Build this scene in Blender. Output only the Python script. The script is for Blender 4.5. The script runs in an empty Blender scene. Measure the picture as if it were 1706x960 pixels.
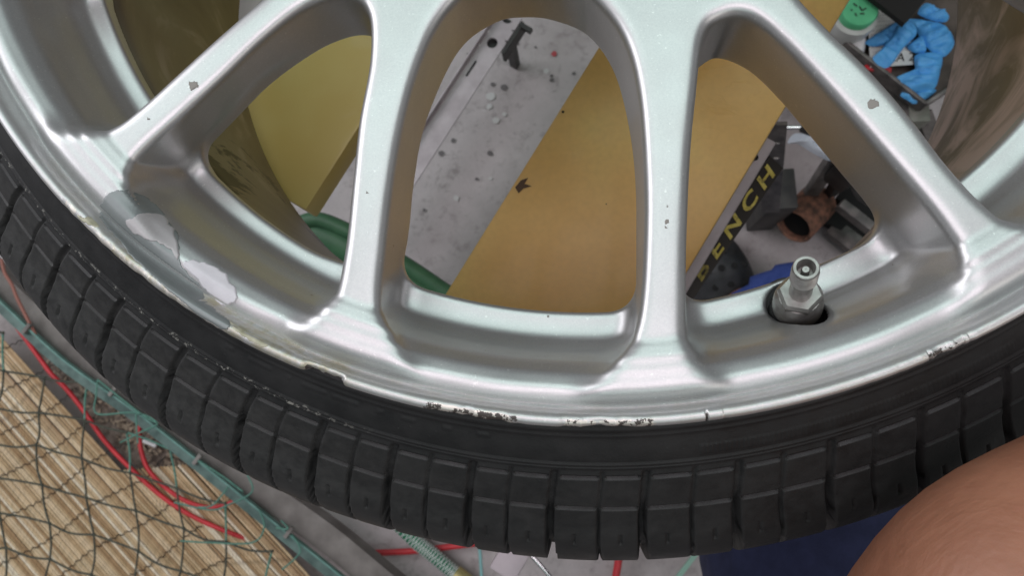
import bpy, bmesh, math, random
import numpy as np
from mathutils import Vector, Matrix, Quaternion

# ------------------------------------------------------------------ camera, light, exposure
sc = bpy.context.scene
COL = sc.collection
FLOOR = -0.825                       # the wheel hub (lip plane) is the origin; the floor lies below it
F_PX, CX, CY = 1250.0, 853.0, 480.0
CAM = np.array([-0.00502, -0.22909, 0.22036])
RIGHT = np.array([0.99612, 0.0, -0.08798])
DOWN = np.array([-0.01163, -0.99122, -0.13167])
FWD = np.array([-0.08720, 0.13219, -0.98738])

cam_d = bpy.data.cameras.new('camera')
cam = bpy.data.objects.new('camera', cam_d)
COL.objects.link(cam)
cam_d.sensor_width = 36.0
cam_d.lens = F_PX / 1706.0 * 36.0
cam_d.clip_start = 0.01
cam_d.clip_end = 60.0
cam_d.dof.use_dof = True
cam_d.dof.focus_distance = 0.25
cam_d.dof.aperture_fstop = 24.0
mw = Matrix.Identity(4)
for i in range(3):
    mw[i][0] = RIGHT[i]; mw[i][1] = -DOWN[i]; mw[i][2] = -FWD[i]; mw[i][3] = CAM[i]
cam.matrix_world = mw
sc.camera = cam

world = bpy.data.worlds.new('World')
sc.world = world
world.use_nodes = True
bg = world.node_tree.nodes['Background']
bg.inputs[0].default_value = (0.80, 0.86, 0.90, 1)
bg.inputs[1].default_value = 0.12

def area(name, loc, target, sx, sy, watts, color):
    d = bpy.data.lights.new(name, 'AREA'); d.shape = 'RECTANGLE'; d.size = sx; d.size_y = sy
    d.energy = watts; d.color = color
    o = bpy.data.objects.new(name, d); COL.objects.link(o); o.location = loc
    o.rotation_euler = (Vector(target) - Vector(loc)).to_track_quat('-Z', 'Y').to_euler()
    return o
area('skylight', (0.0, -0.35, 1.9), (0, -0.25, 0), 2.2, 0.9, 18.5, (1.0, 0.89, 0.96))
area('tube_light_front', (0.0, 0.75, 1.7), (0, -0.1, 0), 2.4, 0.7, 13, (0.78, 1.0, 0.95))
area('tube_light_back', (0.2, -1.5, 1.6), (0, -0.2, 0), 2.4, 0.7, 6, (0.78, 1.0, 0.95))
area('window_light', (-1.9, 0.7, 1.0), (0, -0.1, -0.2), 1.5, 1.2, 26, (0.97, 0.95, 1.0))
area('door_light', (1.7, -1.2, 1.0), (0, -0.1, -0.4), 1.4, 1.2, 8, (1.0, 0.93, 0.90))
sc.view_settings.view_transform = 'Standard'
sc.view_settings.look = 'None'
sc.view_settings.exposure = 0.0
sc.view_settings.gamma = 1.0

rnd = random.Random(7)
rng = np.random.default_rng(5)

# ------------------------------------------------------------------ helpers
def at(px, py, z):
    """pixel of the photograph -> world point on the horizontal plane z"""
    d = RIGHT * ((px - CX) / F_PX) + DOWN * ((py - CY) / F_PX) + FWD
    t = (z - CAM[2]) / d[2]
    p = CAM + d * t
    return Vector((p[0], p[1], z))

def tag(o, label=None, cat=None, group=None, kind=None):
    if label: o['label'] = label
    if cat: o['category'] = cat
    if group: o['group'] = group
    if kind: o['kind'] = kind
    return o

def empty(name, loc, label, cat, group=None):
    o = bpy.data.objects.new(name, None); COL.objects.link(o); o.location = loc
    o.empty_display_size = 0.02
    tag(o, label, cat, group)
    return o

def link(name, me, mat, parent=None):
    o = bpy.data.objects.new(name, me); COL.objects.link(o)
    if mat is not None and len(me.materials) == 0: me.materials.append(mat)
    if parent is not None:
        o.parent = parent
        o.matrix_parent_inverse = Matrix.Translation(-Vector(parent_world(parent)))
    return o

def parent_world(p):
    v = Vector(p.location)
    q = p.parent
    while q is not None:
        # children meshes are placed at origin with an inverse; only empties carry a location
        v = v + Vector(q.location) + p.matrix_parent_inverse.translation
        p, q = q, q.parent
    return v

def mesh(name, verts, faces, smooth=True):
    me = bpy.data.meshes.new(name)
    me.from_pydata([tuple(v) for v in verts], [], [tuple(f) for f in faces])
    me.update()
    if smooth: me.polygons.foreach_set('use_smooth', [True] * len(me.polygons))
    return me

def fast_mesh(name, V, Q, smooth=True):
    """numpy verts (n,3) and quads/tris (m,k)"""
    me = bpy.data.meshes.new(name)
    k = Q.shape[1]
    me.vertices.add(len(V)); me.vertices.foreach_set('co', V.astype(np.float32).ravel())
    me.loops.add(Q.size); me.loops.foreach_set('vertex_index', Q.astype(np.int32).ravel())
    me.polygons.add(len(Q)); me.polygons.foreach_set('loop_start', np.arange(0, Q.size, k, dtype=np.int32))
    me.update(calc_edges=True)
    me.validate()
    if smooth: me.polygons.foreach_set('use_smooth', np.ones(len(me.polygons), dtype=bool))
    return me

def grid_faces(nr, nc, wrap=False):
    i = np.arange(nr - 1)[:, None]; j = np.arange(nc if wrap else nc - 1)[None, :]
    j2 = (j + 1) % nc
    a = i * nc + j; b = i * nc + j2; c = (i + 1) * nc + j2; d = (i + 1) * nc + j
    return np.stack([a, b, c, d], -1).reshape(-1, 4)

def crom(pts, n=8, closed=False):
    P = [Vector(p) for p in pts]; out = []; N = len(P)
    if closed: seg = [(P[(i-1) % N], P[i], P[(i+1) % N], P[(i+2) % N]) for i in range(N)]
    else: seg = [(P[max(i-1, 0)], P[i], P[i+1], P[min(i+2, N-1)]) for i in range(N-1)]
    for a, b, c, d in seg:
        for k in range(n):
            t = k / n
            out.append(0.5 * ((2*b) + (c-a)*t + (2*a-5*b+4*c-d)*t*t + (3*b-a-3*c+d)*t*t*t))
    if not closed: out.append(P[-1].copy())
    return out

class MB:
    def __init__(s): s.v = []; s.f = []
    def add(s, vs, fs):
        k = len(s.v); s.v += [Vector(v) for v in vs]; s.f += [tuple(k + i for i in f) for f in fs]
    def box(s, c, sx, sy, sz, ax=None, ay=None, bevel=0.0):
        """box centred on c; ax, ay in-plane axes; chamfered vertical and top edges"""
        ax = Vector(ax).normalized() if ax is not None else Vector((1, 0, 0))
        ay = Vector(ay).normalized() if ay is not None else Vector((0, 0, 1)).cross(ax).normalized()
        az = ax.cross(ay).normalized(); c = Vector(c)
        bm = bmesh.new(); bmesh.ops.create_cube(bm, size=1)
        for v in bm.verts: v.co = Vector((v.co.x*sx, v.co.y*sy, v.co.z*sz))
        if bevel: bmesh.ops.bevel(bm, geom=list(bm.edges), offset=bevel, segments=2, affect='EDGES', profile=0.6)
        bm.verts.ensure_lookup_table()
        s.add([c + ax*v.co.x + ay*v.co.y + az*v.co.z for v in bm.verts], [[v.index for v in f.verts] for f in bm.faces])
        bm.free(); return s
    def bar(s, p, q, w, h, up=(0, 0, 1), bevel=0.0):
        p = Vector(p); q = Vector(q); ax = (q-p); L = ax.length; ax.normalize()
        ay = Vector(up).cross(ax).normalized()
        return s.box((p+q)/2, L, w, h, ax, ay, bevel)
    def tube(s, pts, r, n=10, flat=1.0, caps=True, up=(0, 0, 1)):
        P = [Vector(p) for p in pts]; k0 = len(s.v); R = r if hasattr(r, '__len__') else [r]*len(P)
        u = None
        for i, p in enumerate(P):
            t = (P[min(i+1, len(P)-1)] - P[max(i-1, 0)]).normalized()
            if u is None:
                a = Vector(up)
                if abs(a.dot(t)) > 0.95: a = Vector((1, 0, 0))
                u = (a - t*a.dot(t)).normalized()
            else: u = (u - t*u.dot(t)).normalized()
            w = t.cross(u)
            for k in range(n):
                an = 2*math.pi*k/n
                s.v.append(p + w*math.cos(an)*R[i] + u*math.sin(an)*R[i]*flat)
        for i in range(len(P)-1):
            for k in range(n):
                a = k0+i*n+k; b = k0+i*n+(k+1) % n
                s.f.append((a, b, b+n, a+n))
        if caps:
            s.f.append(tuple(k0+k for k in reversed(range(n))))
            s.f.append(tuple(k0+(len(P)-1)*n+k for k in range(n)))
        return s
    def prism(s, poly, z0, z1):
        k = len(s.v); n = len(poly)
        for p in poly: s.v.append(Vector((p[0], p[1], z0)))
        for p in poly: s.v.append(Vector((p[0], p[1], z1)))
        s.f.append(tuple(k+i for i in reversed(range(n)))); s.f.append(tuple(k+n+i for i in range(n)))
        for i in range(n):
            j = (i+1) % n; s.f.append((k+i, k+j, k+n+j, k+n+i))
        return s
    def lathe(s, prof, n=32, origin=(0, 0, 0), axis=(0, 0, 1), close=False):
        """prof: (r, h) along axis"""
        o = Vector(origin); az = Vector(axis).normalized(); ax = az.orthogonal().normalized(); ay = az.cross(ax)
        k0 = len(s.v)
        for r, h in prof:
            for k in range(n):
                a = 2*math.pi*k/n
                s.v.append(o + az*h + (ax*math.cos(a)+ay*math.sin(a))*r)
        m = len(prof)
        for i in range(m-1):
            for k in range(n):
                s.f.append((k0+i*n+k, k0+i*n+(k+1) % n, k0+(i+1)*n+(k+1) % n, k0+(i+1)*n+k))
        if close:
            s.f.append(tuple(k0+k for k in reversed(range(n)))); s.f.append(tuple(k0+(m-1)*n+k for k in range(n)))
        return s
    def build(s, name, mat, parent=None, smooth=False, autosmooth=None):
        me = mesh(name, s.v, s.f, smooth)
        bm = bmesh.new(); bm.from_mesh(me); bmesh.ops.recalc_face_normals(bm, faces=bm.faces); bm.to_mesh(me); bm.free()
        if autosmooth is not None:
            me.polygons.foreach_set('use_smooth', [True]*len(me.polygons))
            me.set_sharp_from_angle(angle=math.radians(autosmooth))
        return link(name, me, mat, parent)

# ------------------------------------------------------------------ materials
def mat(name, color, rough=0.5, metal=0.0, coat=0.0, spec=0.5):
    m = bpy.data.materials.new(name); m.use_nodes = True
    p = m.node_tree.nodes['Principled BSDF']
    p.inputs['Base Color'].default_value = (*color, 1); p.inputs['Roughness'].default_value = rough
    p.inputs['Metallic'].default_value = metal; p.inputs['Coat Weight'].default_value = coat
    p.inputs['Specular IOR Level'].default_value = spec
    return m
class NT:
    def __init__(s, m): s.m = m; s.t = m.node_tree; s.p = s.t.nodes['Principled BSDF']
    def n(s, typ, **kw):
        x = s.t.nodes.new(typ)
        for k, v in kw.items(): setattr(x, k, v)
        return x
    def l(s, a, b): s.t.links.new(a, b)
    def coord(s, scale=(1, 1, 1), rot=(0, 0, 0)):
        tc = s.n('ShaderNodeTexCoord'); mp = s.n('ShaderNodeMapping')
        mp.inputs['Scale'].default_value = scale; mp.inputs['Rotation'].default_value = rot
        s.l(tc.outputs['Object'], mp.inputs[0]); return mp.outputs[0]
    def noise(s, vec, scale, detail=4, rough=0.55, dist=0.0):
        x = s.n('ShaderNodeTexNoise'); s.l(vec, x.inputs['Vector'])
        x.inputs['Scale'].default_value = scale; x.inputs['Detail'].default_value = detail
        x.inputs['Roughness'].default_value = rough; x.inputs['Distortion'].default_value = dist
        return x.outputs['Fac']
    def ramp(s, fac, stops):
        x = s.n('ShaderNodeValToRGB'); s.l(fac, x.inputs[0]); e = x.color_ramp.elements
        while len(e) < len(stops): e.new(0.5)
        for i, (p, c) in enumerate(stops):
            e[i].position = p; e[i].color = (*c, 1) if hasattr(c, '__len__') else (c, c, c, 1)
        return x.outputs[0]
    def mix(s, fac, a, b, mode='MIX'):
        x = s.n('ShaderNodeMix', data_type='RGBA', blend_type=mode)
        for sock, v in ((x.inputs[0], fac), (x.inputs[6], a), (x.inputs[7], b)):
            if hasattr(v, 'is_linked'): s.l(v, sock)
            elif hasattr(v, '__len__'): sock.default_value = (*v, 1)
            else: sock.default_value = v
        return x.outputs[2]
    def math(s, op, a, b=0.0):
        x = s.n('ShaderNodeMath', operation=op)
        for sock, v in ((x.inputs[0], a), (x.inputs[1], b)):
            if hasattr(v, 'is_linked'): s.l(v, sock)
            else: sock.default_value = v
        return x.outputs[0]
    def bump(s, h, strength=0.3, dist=0.001):
        x = s.n('ShaderNodeBump'); s.l(h, x.inputs['Height'])
        x.inputs['Strength'].default_value = strength; x.inputs['Distance'].default_value = dist
        s.l(x.outputs[0], s.p.inputs['Normal']); return x
    def color(s, c): s.l(c, s.p.inputs['Base Color'])
    def rough(s, c): s.l(c, s.p.inputs['Roughness'])
    def attr(s, name):
        x = s.n('ShaderNodeAttribute'); x.attribute_name = name; return x.outputs['Fac']

def noisy(name, c1, c2, scale=60, rough=0.6, metal=0.0, bump=0.15, bscale=None, bdist=0.0005, coat=0.0, detail=5):
    m = mat(name, c1, rough, metal, coat); t = NT(m); v = t.coord()
    t.color(t.ramp(t.noise(v, scale, detail), [(0.35, c1), (0.65, c2)]))
    if bump: t.bump(t.noise(v, bscale or scale*3, 4), bump, bdist)
    return m

def silver(name, base, rough, coat=0.25, wear=True):
    m = mat(name, base, rough, 0.85, coat); t = NT(m); v = t.coord()
    t.p.inputs['Coat Roughness'].default_value = 0.12
    speck = t.noise(v, 1500, 2, 0.8)
    cloud = t.noise(v, 45, 3)
    c = t.mix(t.ramp(cloud, [(0.3, 0.0), (0.7, 0.12)]), base, tuple(x*0.90 for x in base))
    dust = t.ramp(speck, [(0.30, 0.0), (0.75, 1.0)])
    c = t.mix(t.math('MULTIPLY', dust, 0.22), c, (0.85, 0.84, 0.80))
    grime = t.ramp(t.noise(v, 28, 6, 0.65, 0.8), [(0.45, 0.0), (0.75, 0.10)])
    c = t.mix(grime, c, (0.33, 0.32, 0.30))
    mic = t.ramp(t.noise(v, 700, 3, 0.6), [(0.66, 0.0), (0.72, 0.5)])
    c = t.mix(mic, c, (0.80, 0.80, 0.78))
    if wear:
        chips = t.ramp(t.noise(v, 210, 3, 0.6), [(0.765, 0.0), (0.785, 1.0)])
        c = t.mix(chips, c, (0.30, 0.27, 0.23))
    t.color(c)
    r = t.ramp(t.noise(v, 90, 4), [(0.3, rough*0.96), (0.7, rough*1.07)])
    t.rough(r)
    t.bump(speck, 0.10, 0.00012)
    return m

M = {}
M['silver'] = silver('silver_paint', (0.505, 0.505, 0.51), 0.41)
M['valve'] = noisy('valve_metal', (0.30, 0.29, 0.275), (0.42, 0.41, 0.39), 300, 0.42, 0.75, 0.2, 900, 0.0001)
M['dark_rubber'] = mat('dark_rubber', (0.012, 0.012, 0.012), 0.6)
M['white_metal'] = mat('white', (0.75, 0.75, 0.75), 0.5)

# tyre rubber: dusty black with a scuffed shoulder line
m = mat('tyre_rubber', (0.022, 0.022, 0.023), 0.62); t = NT(m); v = t.coord(); M['tyre'] = m
c = t.ramp(t.noise(v, 60, 6), [(0.3, (0.007, 0.0072, 0.0075)), (0.7, (0.015, 0.015, 0.015))])
dust = t.math('MULTIPLY', t.attr('dust'), t.ramp(t.noise(v, 240, 5, 0.7), [(0.35, 0.25), (0.65, 0.8)]))
c = t.mix(dust, c, (0.075, 0.073, 0.068))
sc_ = t.math('MULTIPLY', t.attr('scuff'), t.ramp(t.noise(v, 420, 5, 0.75), [(0.55, 0.0), (0.62, 1.0)]))
c = t.mix(sc_, c, (0.20, 0.195, 0.175))
fib = t.ramp(t.noise(v, 900, 3, 0.7), [(0.70, 0.0), (0.76, 0.5)])
c = t.mix(fib, c, (0.11, 0.11, 0.11))
t.color(c); t.rough(t.ramp(t.noise(v, 120, 4), [(0.3, 0.5), (0.7, 0.72)])); t.bump(t.noise(v, 900, 5, 0.7), 0.35, 0.0003)

# rim lip: silver with kerb rash where the attribute says so
m = silver('lip_paint', (0.545, 0.545, 0.55), 0.45, coat=0.0, wear=False); t = NT(m); v = t.coord(); M['lip'] = m
base = t.p.inputs['Base Color'].links[0].from_socket
n1 = t.noise(v, 330, 6, 0.72, 0.6)
raw = t.math('GREATER_THAN', t.math('ADD', t.math('MULTIPLY', t.attr('rash'), 0.42), t.math('MULTIPLY', n1, 1.0)), 0.76)
gouge = t.math('GREATER_THAN', t.math('ADD', t.math('MULTIPLY', t.attr('gouge'), 0.40), t.noise(v, 380, 5, 0.75)), 0.78)
cor = t.math('MULTIPLY', t.attr('corrosion'), t.ramp(t.noise(v, 190, 5, 0.7), [(0.38, 0.0), (0.62, 1.0)]))
c = t.mix(cor, base, (0.42, 0.38, 0.26))
c = t.mix(raw, c, (0.70, 0.66, 0.60)); c = t.mix(gouge, c, (0.05, 0.04, 0.035))
t.color(c)
met = t.math('MULTIPLY', t.math('SUBTRACT', 1.0, gouge), 0.75); t.l(met, t.p.inputs['Metallic'])

m = mat('flake_base', (0.5, 0.5, 0.5), 0.4); 
def flake_mat(name, col, rough, metal):
    m = mat(name, col, rough, metal, 0.15); t = NT(m); v = t.coord()
    t.color(t.ramp(t.noise(v, 120, 5, 0.6), [(0.3, tuple(x*0.86 for x in col)), (0.7, col)]))
    t.bump(t.noise(v, 420, 4), 0.12, 0.0002)
    return m
M['flake_grey'] = flake_mat('peeled_grey', (0.26, 0.28, 0.28), 0.55, 0.5)
M['flake_pink'] = flake_mat('peeled_pink', (0.47, 0.45, 0.455), 0.66, 0.4)
M['flake_white'] = flake_mat('peeled_white', (0.62, 0.60, 0.63), 0.7, 0.2)
M['stain'] = noisy('olive_stain', (0.30, 0.29, 0.20), (0.48, 0.46, 0.36), 260, 0.6, 0.2)

# barrel: grimy tan brake dust over silver
m = mat('grimy_barrel', (0.20, 0.17, 0.11), 0.42, 0.35); t = NT(m); v = t.coord(); M['barrel'] = m
a = t.noise(v, 14, 5, 0.6, 1.0)
c = t.ramp(a, [(0.30, (0.17, 0.14, 0.09)), (0.58, (0.24, 0.205, 0.135)), (0.72, (0.45, 0.38, 0.33))])
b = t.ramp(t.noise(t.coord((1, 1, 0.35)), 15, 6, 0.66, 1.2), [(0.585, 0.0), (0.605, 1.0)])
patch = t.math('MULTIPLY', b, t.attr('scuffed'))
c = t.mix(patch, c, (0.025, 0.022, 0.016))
pale = t.math('MULTIPLY', t.attr('pale'), t.ramp(t.noise(v, 22, 4, 0.6, 1.2), [(0.42, 0.0), (0.60, 1.0)]))
c = t.mix(pale, c, (0.62, 0.50, 0.46))  # pale reflections painted into the colour of the barrel's right side
t.color(c); t.bump(t.noise(v, 500, 4), 0.2, 0.0003)

# boards: golden printed plywood, creased and stained
m = mat('golden_board', (0.5, 0.33, 0.1), 0.46, 0.0, 0.05); t = NT(m); v = t.coord(); M['board'] = m
a = t.noise(v, 9, 4, 0.5)
c = t.ramp(a, [(0.32, (0.70, 0.41, 0.10)), (0.52, (0.80, 0.52, 0.16)), (0.70, (0.82, 0.63, 0.19))])
g = t.noise(t.coord((1, 1, 1)), 160, 3)
c = t.mix(t.math('MULTIPLY', g, 0.18), c, (0.30, 0.18, 0.06))
st = t.ramp(t.noise(v, 75, 5, 0.7), [(0.72, 0.0), (0.76, 0.8)])
c = t.mix(st, c, (0.06, 0.035, 0.02))
t.color(c)
ba = math.atan2(420, 260)
grain = t.noise(t.coord((10, 260, 10), (0, 0, -1.0)), 1.0, 5, 0.6, 0.4)
cr = t.ramp(t.noise(t.coord((1, 1, 1), (0, 0, -0.9)), 24, 3, 0.5, 2.2), [(0.50, 0.0), (0.515, 1.0), (0.56, 0.0)])
hh_ = t.math('ADD', t.math('MULTIPLY', cr, t.ramp(t.noise(v, 11, 2), [(0.50, 0.0), (0.60, 1.0)])), t.math('MULTIPLY', grain, 0.03))
b0 = t.p.inputs['Base Color'].links[0].from_socket
t.color(t.mix(t.ramp(t.noise(v, 300, 4), [(0.35, 0.10), (0.6, 0.0)]), b0, (0.40, 0.24, 0.08)))
t.bump(hh_, 0.35, 0.0012)
m = mat('green_gold_board', (0.5, 0.42, 0.1), 0.45, 0.0, 0.15); t = NT(m); v = t.coord(); M['board_green'] = m
t.color(t.ramp(t.noise(v, 9, 4), [(0.3, (0.68, 0.53, 0.15)), (0.7, (0.78, 0.69, 0.26))])); t.bump(t.noise(v, 60, 4), 0.1, 0.0008)
M['board_edge'] = noisy('board_edge', (0.40, 0.25, 0.08), (0.50, 0.33, 0.13), 90, 0.6)
M['steel_mauve'] = noisy('dusty_steel', (0.42, 0.37, 0.39), (0.52, 0.47, 0.49), 45, 0.5, 0.25, 0.1, 300)
M['black_paint'] = noisy('black_paint', (0.022, 0.022, 0.022), (0.05, 0.047, 0.043), 60, 0.5, 0.0, 0.15)
M['black_hole'] = mat('black', (0.008, 0.008, 0.008), 0.8)
M['yellow'] = noisy('yellow_print', (0.50, 0.41, 0.07), (0.64, 0.55, 0.14), 200, 0.5, bump=0.0)
t = NT(M['yellow']); b0 = t.p.inputs['Base Color'].links[0].from_socket
t.color(t.mix(t.ramp(t.noise(t.coord(), 130, 5, 0.7), [(0.54, 0.0), (0.66, 0.85)]), b0, (0.09, 0.07, 0.03)))
M['yellow_worn'] = noisy('yellow_worn', (0.03, 0.025, 0.015), (0.40, 0.33, 0.07), 160, 0.6, bump=0.0)
M['label'] = mat('label_black', (0.022, 0.018, 0.015), 0.45)
M['rust'] = noisy('rusty_iron', (0.10, 0.06, 0.045), (0.36, 0.17, 0.11), 110, 0.8, 0.1, 0.5, 400)
M['grey_iron'] = noisy('grey_iron', (0.10, 0.095, 0.09), (0.22, 0.20, 0.19), 70, 0.5, 0.4)
M['chrome'] = mat('chrome', (0.8, 0.8, 0.8), 0.12, 1.0)
M['green_plastic'] = noisy('green_plastic', (0.04, 0.12, 0.06), (0.065, 0.17, 0.085), 50, 0.45)
M['blue_nitrile'] = noisy('blue_nitrile', (0.08, 0.36, 0.78), (0.12, 0.45, 0.86), 90, 0.5, 0, 0.35, 150, 0.001)
M['paper'] = noisy('paper', (0.72, 0.71, 0.68), (0.80, 0.79, 0.76), 60, 0.8)
M['tissue'] = noisy('tissue', (0.74, 0.73, 0.74), (0.84, 0.83, 0.84), 60, 0.9)
M['ink'] = mat('ink', (0.03, 0.03, 0.03), 0.7)
M['lid_green'] = noisy('lid_green', (0.10, 0.50, 0.24), (0.14, 0.60, 0.30), 40, 0.5)
M['red'] = noisy('red_rubber', (0.50, 0.025, 0.035), (0.62, 0.04, 0.05), 60, 0.42, 0, 0.1)
M['navy'] = noisy('navy_cloth', (0.012, 0.017, 0.052), (0.020, 0.027, 0.075), 90, 0.9, 0, 0.5, 700, 0.0008)
M['blue_cloth'] = noisy('blue_cloth', (0.03, 0.06, 0.24), (0.045, 0.08, 0.30), 90, 0.9, 0, 0.5, 700, 0.0008)
M['clog'] = noisy('clog_foam', (0.022, 0.024, 0.026), (0.04, 0.042, 0.045), 60, 0.55)
M['net'] = noisy('net_cord', (0.045, 0.05, 0.04), (0.085, 0.09, 0.065), 200, 0.7)
M['net_green'] = noisy('net_green', (0.07, 0.20, 0.155), (0.12, 0.28, 0.22), 200, 0.6)
M['teal_rail'] = noisy('teal_rail', (0.045, 0.085, 0.075), (0.12, 0.19, 0.17), 45, 0.5, 0.1)
M['teal_edge'] = noisy('teal_edge', (0.09, 0.21, 0.18), (0.15, 0.30, 0.26), 70, 0.5)
M['grey_plank'] = noisy('grey_plank', (0.15, 0.135, 0.125), (0.25, 0.23, 0.215), 26, 0.85, 0, 0.4, 200)
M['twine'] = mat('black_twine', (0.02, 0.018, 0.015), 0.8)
m = mat('plastic_film', (0.72, 0.80, 0.92), 0.2); t = NT(m); M['film'] = m
t.p.inputs['Alpha'].default_value = 0.62
m = mat('milky_plastic', (0.72, 0.74, 0.72), 0.35); m.node_tree.nodes['Principled BSDF'].inputs['Transmission Weight'].default_value = 0.2; M['milky'] = m

# skin
m = mat('skin', (0.55, 0.27, 0.17), 0.5); t = NT(m); v = t.coord(); M['skin'] = m
c = t.ramp(t.noise(v, 22, 5, 0.6), [(0.3, (0.23, 0.092, 0.052)), (0.7, (0.37, 0.165, 0.098))])
c = t.mix(t.math('MULTIPLY', t.ramp(t.noise(v, 420, 3), [(0.5, 0.0), (0.75, 1.0)]), 0.3), c, (0.34, 0.14, 0.09))
t.color(c); t.p.inputs['Subsurface Weight'].default_value = 0.12; t.p.inputs['Subsurface Radius'].default_value = (0.01, 0.004, 0.002)
t.p.inputs['Subsurface Scale'].default_value = 1.0
vor = t.n('ShaderNodeTexVoronoi'); vor.inputs['Scale'].default_value = 420; t.l(v, vor.inputs['Vector'])
wr = t.ramp(t.noise(t.coord((1, 1, 1), (0, 0, -0.7)), 16, 5, 0.6, 1.8), [(0.40, 0.0), (0.50, 1.0), (0.60, 0.1)])
hsum = t.math('ADD', t.math('MULTIPLY', vor.outputs['Distance'], 0.25), t.math('MULTIPLY', wr, 0.9))
hsum = t.math('ADD', hsum, t.math('MULTIPLY', t.noise(v, 240, 5, 0.7), 0.7))
t.bump(hsum, 0.22, 0.0010)

# concrete
m = mat('concrete', (0.3, 0.28, 0.28), 0.75); t = NT(m); v = t.coord(); M['concrete'] = m
c = t.ramp(t.noise(v, 5, 8, 0.66), [(0.30, (0.34, 0.31, 0.305)), (0.50, (0.45, 0.415, 0.415)), (0.68, (0.54, 0.50, 0.50))])
c = t.mix(t.ramp(t.noise(v, 55, 6, 0.75), [(0.53, 0.0), (0.68, 0.6)]), c, (0.20, 0.175, 0.17))
c = t.mix(t.ramp(t.noise(v, 9, 5, 0.7, 0.6), [(0.50, 0.0), (0.72, 0.40)]), c, (0.25, 0.22, 0.215))
c = t.mix(t.ramp(t.noise(v, 90, 5, 0.8), [(0.64, 0.0), (0.72, 0.6)]), c, (0.62, 0.62, 0.63))
vor = t.n('ShaderNodeTexVoronoi'); vor.inputs['Scale'].default_value = 38; t.l(v, vor.inputs['Vector'])
spots = t.ramp(vor.outputs['Distance'], [(0.10, 0.8), (0.15, 0.0)])
keep = t.ramp(t.noise(v, 17, 2), [(0.64, 0.0), (0.68, 1.0)])
grit = t.ramp(t.noise(v, 320, 4, 0.8), [(0.58, 0.0), (0.70, 0.55)])
c = t.mix(grit, c, (0.16, 0.145, 0.14))
c = t.mix(t.math('MULTIPLY', spots, keep), c, (0.10, 0.09, 0.09))
t.color(c); t.bump(t.noise(v, 180, 6, 0.7), 0.4, 0.0015)

# ------------------------------------------------------------------ SETTING: the floor
S = 6.0
me = mesh('floor', [(-S, -S, FLOOR), (S, -S, FLOOR), (S, S, FLOOR), (-S, S, FLOOR)], [(0, 1, 2, 3)], False)
tag(link('floor', me, M['concrete']), kind='structure')
# drips of paint on the concrete
def blotch(mb, px, py, rpx, z, seed):
    r_ = random.Random(seed); c = at(px, py, z); r = rpx/F_PX*(CAM[2]-z)
    n = 14; ring = []
    for k in range(n):
        a = 2*math.pi*k/n; rr = r*(0.85+0.3*r_.random()); ring.append((c.x+math.cos(a)*rr, c.y+math.sin(a)*rr, z))
    mb.add(ring, [tuple(range(n))])
drips = {'grey': [(840, 145, 6), (755, 234, 4), (821, 140, 4), (816, 255, 5), (735, 255, 5), (707, 350, 3), (862, 72, 2.5), (956, 122, 3), (794, 298, 3), (919, 133, 4), (919, 126, 3), (892, 78, 2), (780, 90, 3)],
         'pale': [(818, 160, 8), (815, 177, 5), (826, 200, 6), (840, 190, 4), (910, 118, 5), (817, 297, 3), (760, 330, 5)], 'red': [(923, 89, 5)]}
dm = {'grey': mat('drip_grey', (0.13, 0.12, 0.12), 0.6), 'pale': mat('drip_pale', (0.55, 0.55, 0.54), 0.6), 'red': mat('drip_red', (0.38, 0.05, 0.06), 0.5)}
for kname, lst in drips.items():
    b = MB()
    for i, (x, y, r) in enumerate(lst): blotch(b, x, y, r, FLOOR+0.002, i+len(kname))
    o = b.build('paint_drips', dm[kname]); tag(o, kind='structure')

# ------------------------------------------------------------------ THE WHEEL: rim face from a distance field
wheel = empty('car_wheel', (0, 0, 0), 'scuffed silver multi-spoke alloy car wheel with low-profile black tyre lying on the bench', 'car wheel')

def sm(x): x = np.clip(x, 0, 1); return x*x*(3-2*x)
def smax(a, b, k):
    h = np.maximum(k-np.abs(a-b), 0)/k
    return np.maximum(a, b)+h*h*k*0.25
def smin(a, b, k): return -smax(-a, -b, k)

def pxs(lst, z): return [at(x, y, z).to_2d() for x, y in lst]
def pol(lst): return [Vector((r*math.sin(math.radians(a)), -r*math.cos(math.radians(a)))) for r, a in lst]
ZF, ZB = -0.006, -0.045
# outlines of the openings at the face of the spokes and at their back (r in m, angle from the bottom)
UF = [(.2285, -13.0), (.2297, -7.3), (.2285, -1.6), (.2240, 1.7), (.2130, 3.2), (.2020, 4.05), (.1852, 4.85), (.1667, 5.6), (.1379, 6.35), (.1197, 5.6), (.1067, 2.4), (.0970, -3.5), (.0950, -9.5), (.0975, -16.0), (.1060, -22.2), (.1200, -24.5), (.1366, -24.2), (.1567, -22.8), (.1758, -21.2), (.1944, -19.6), (.2126, -18.1), (.2240, -16.3)]
UB = [(.2035, -15.4), (.2030, -8.2), (.2030, -2.1), (.2020, 1.6), (.1985, 3.3), (.1940, 4.2), (.1840, 4.9), (.1557, 5.9), (.1330, 5.9), (.1130, 4.4), (.0990, -.3), (.0936, -8.0), (.0940, -14.5), (.0990, -20.6), (.1145, -25.2), (.1434, -24.9), (.1660, -22.9), (.1876, -20.8), (.1975, -19.5), (.2025, -17.9)]
LF = [(.2285, -24.0), (.2295, -29.0), (.2295, -35.5), (.2280, -40.5), (.2235, -43.0), (.2150, -43.9), (.1947, -43.8), (.1744, -43.6), (.1582, -43.6), (.1420, -43.0), (.1320, -41.2), (.1265, -38.2), (.1290, -34.6), (.1424, -30.6), (.1613, -27.8), (.1796, -25.2), (.2031, -22.6), (.2200, -21.9)]
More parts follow.
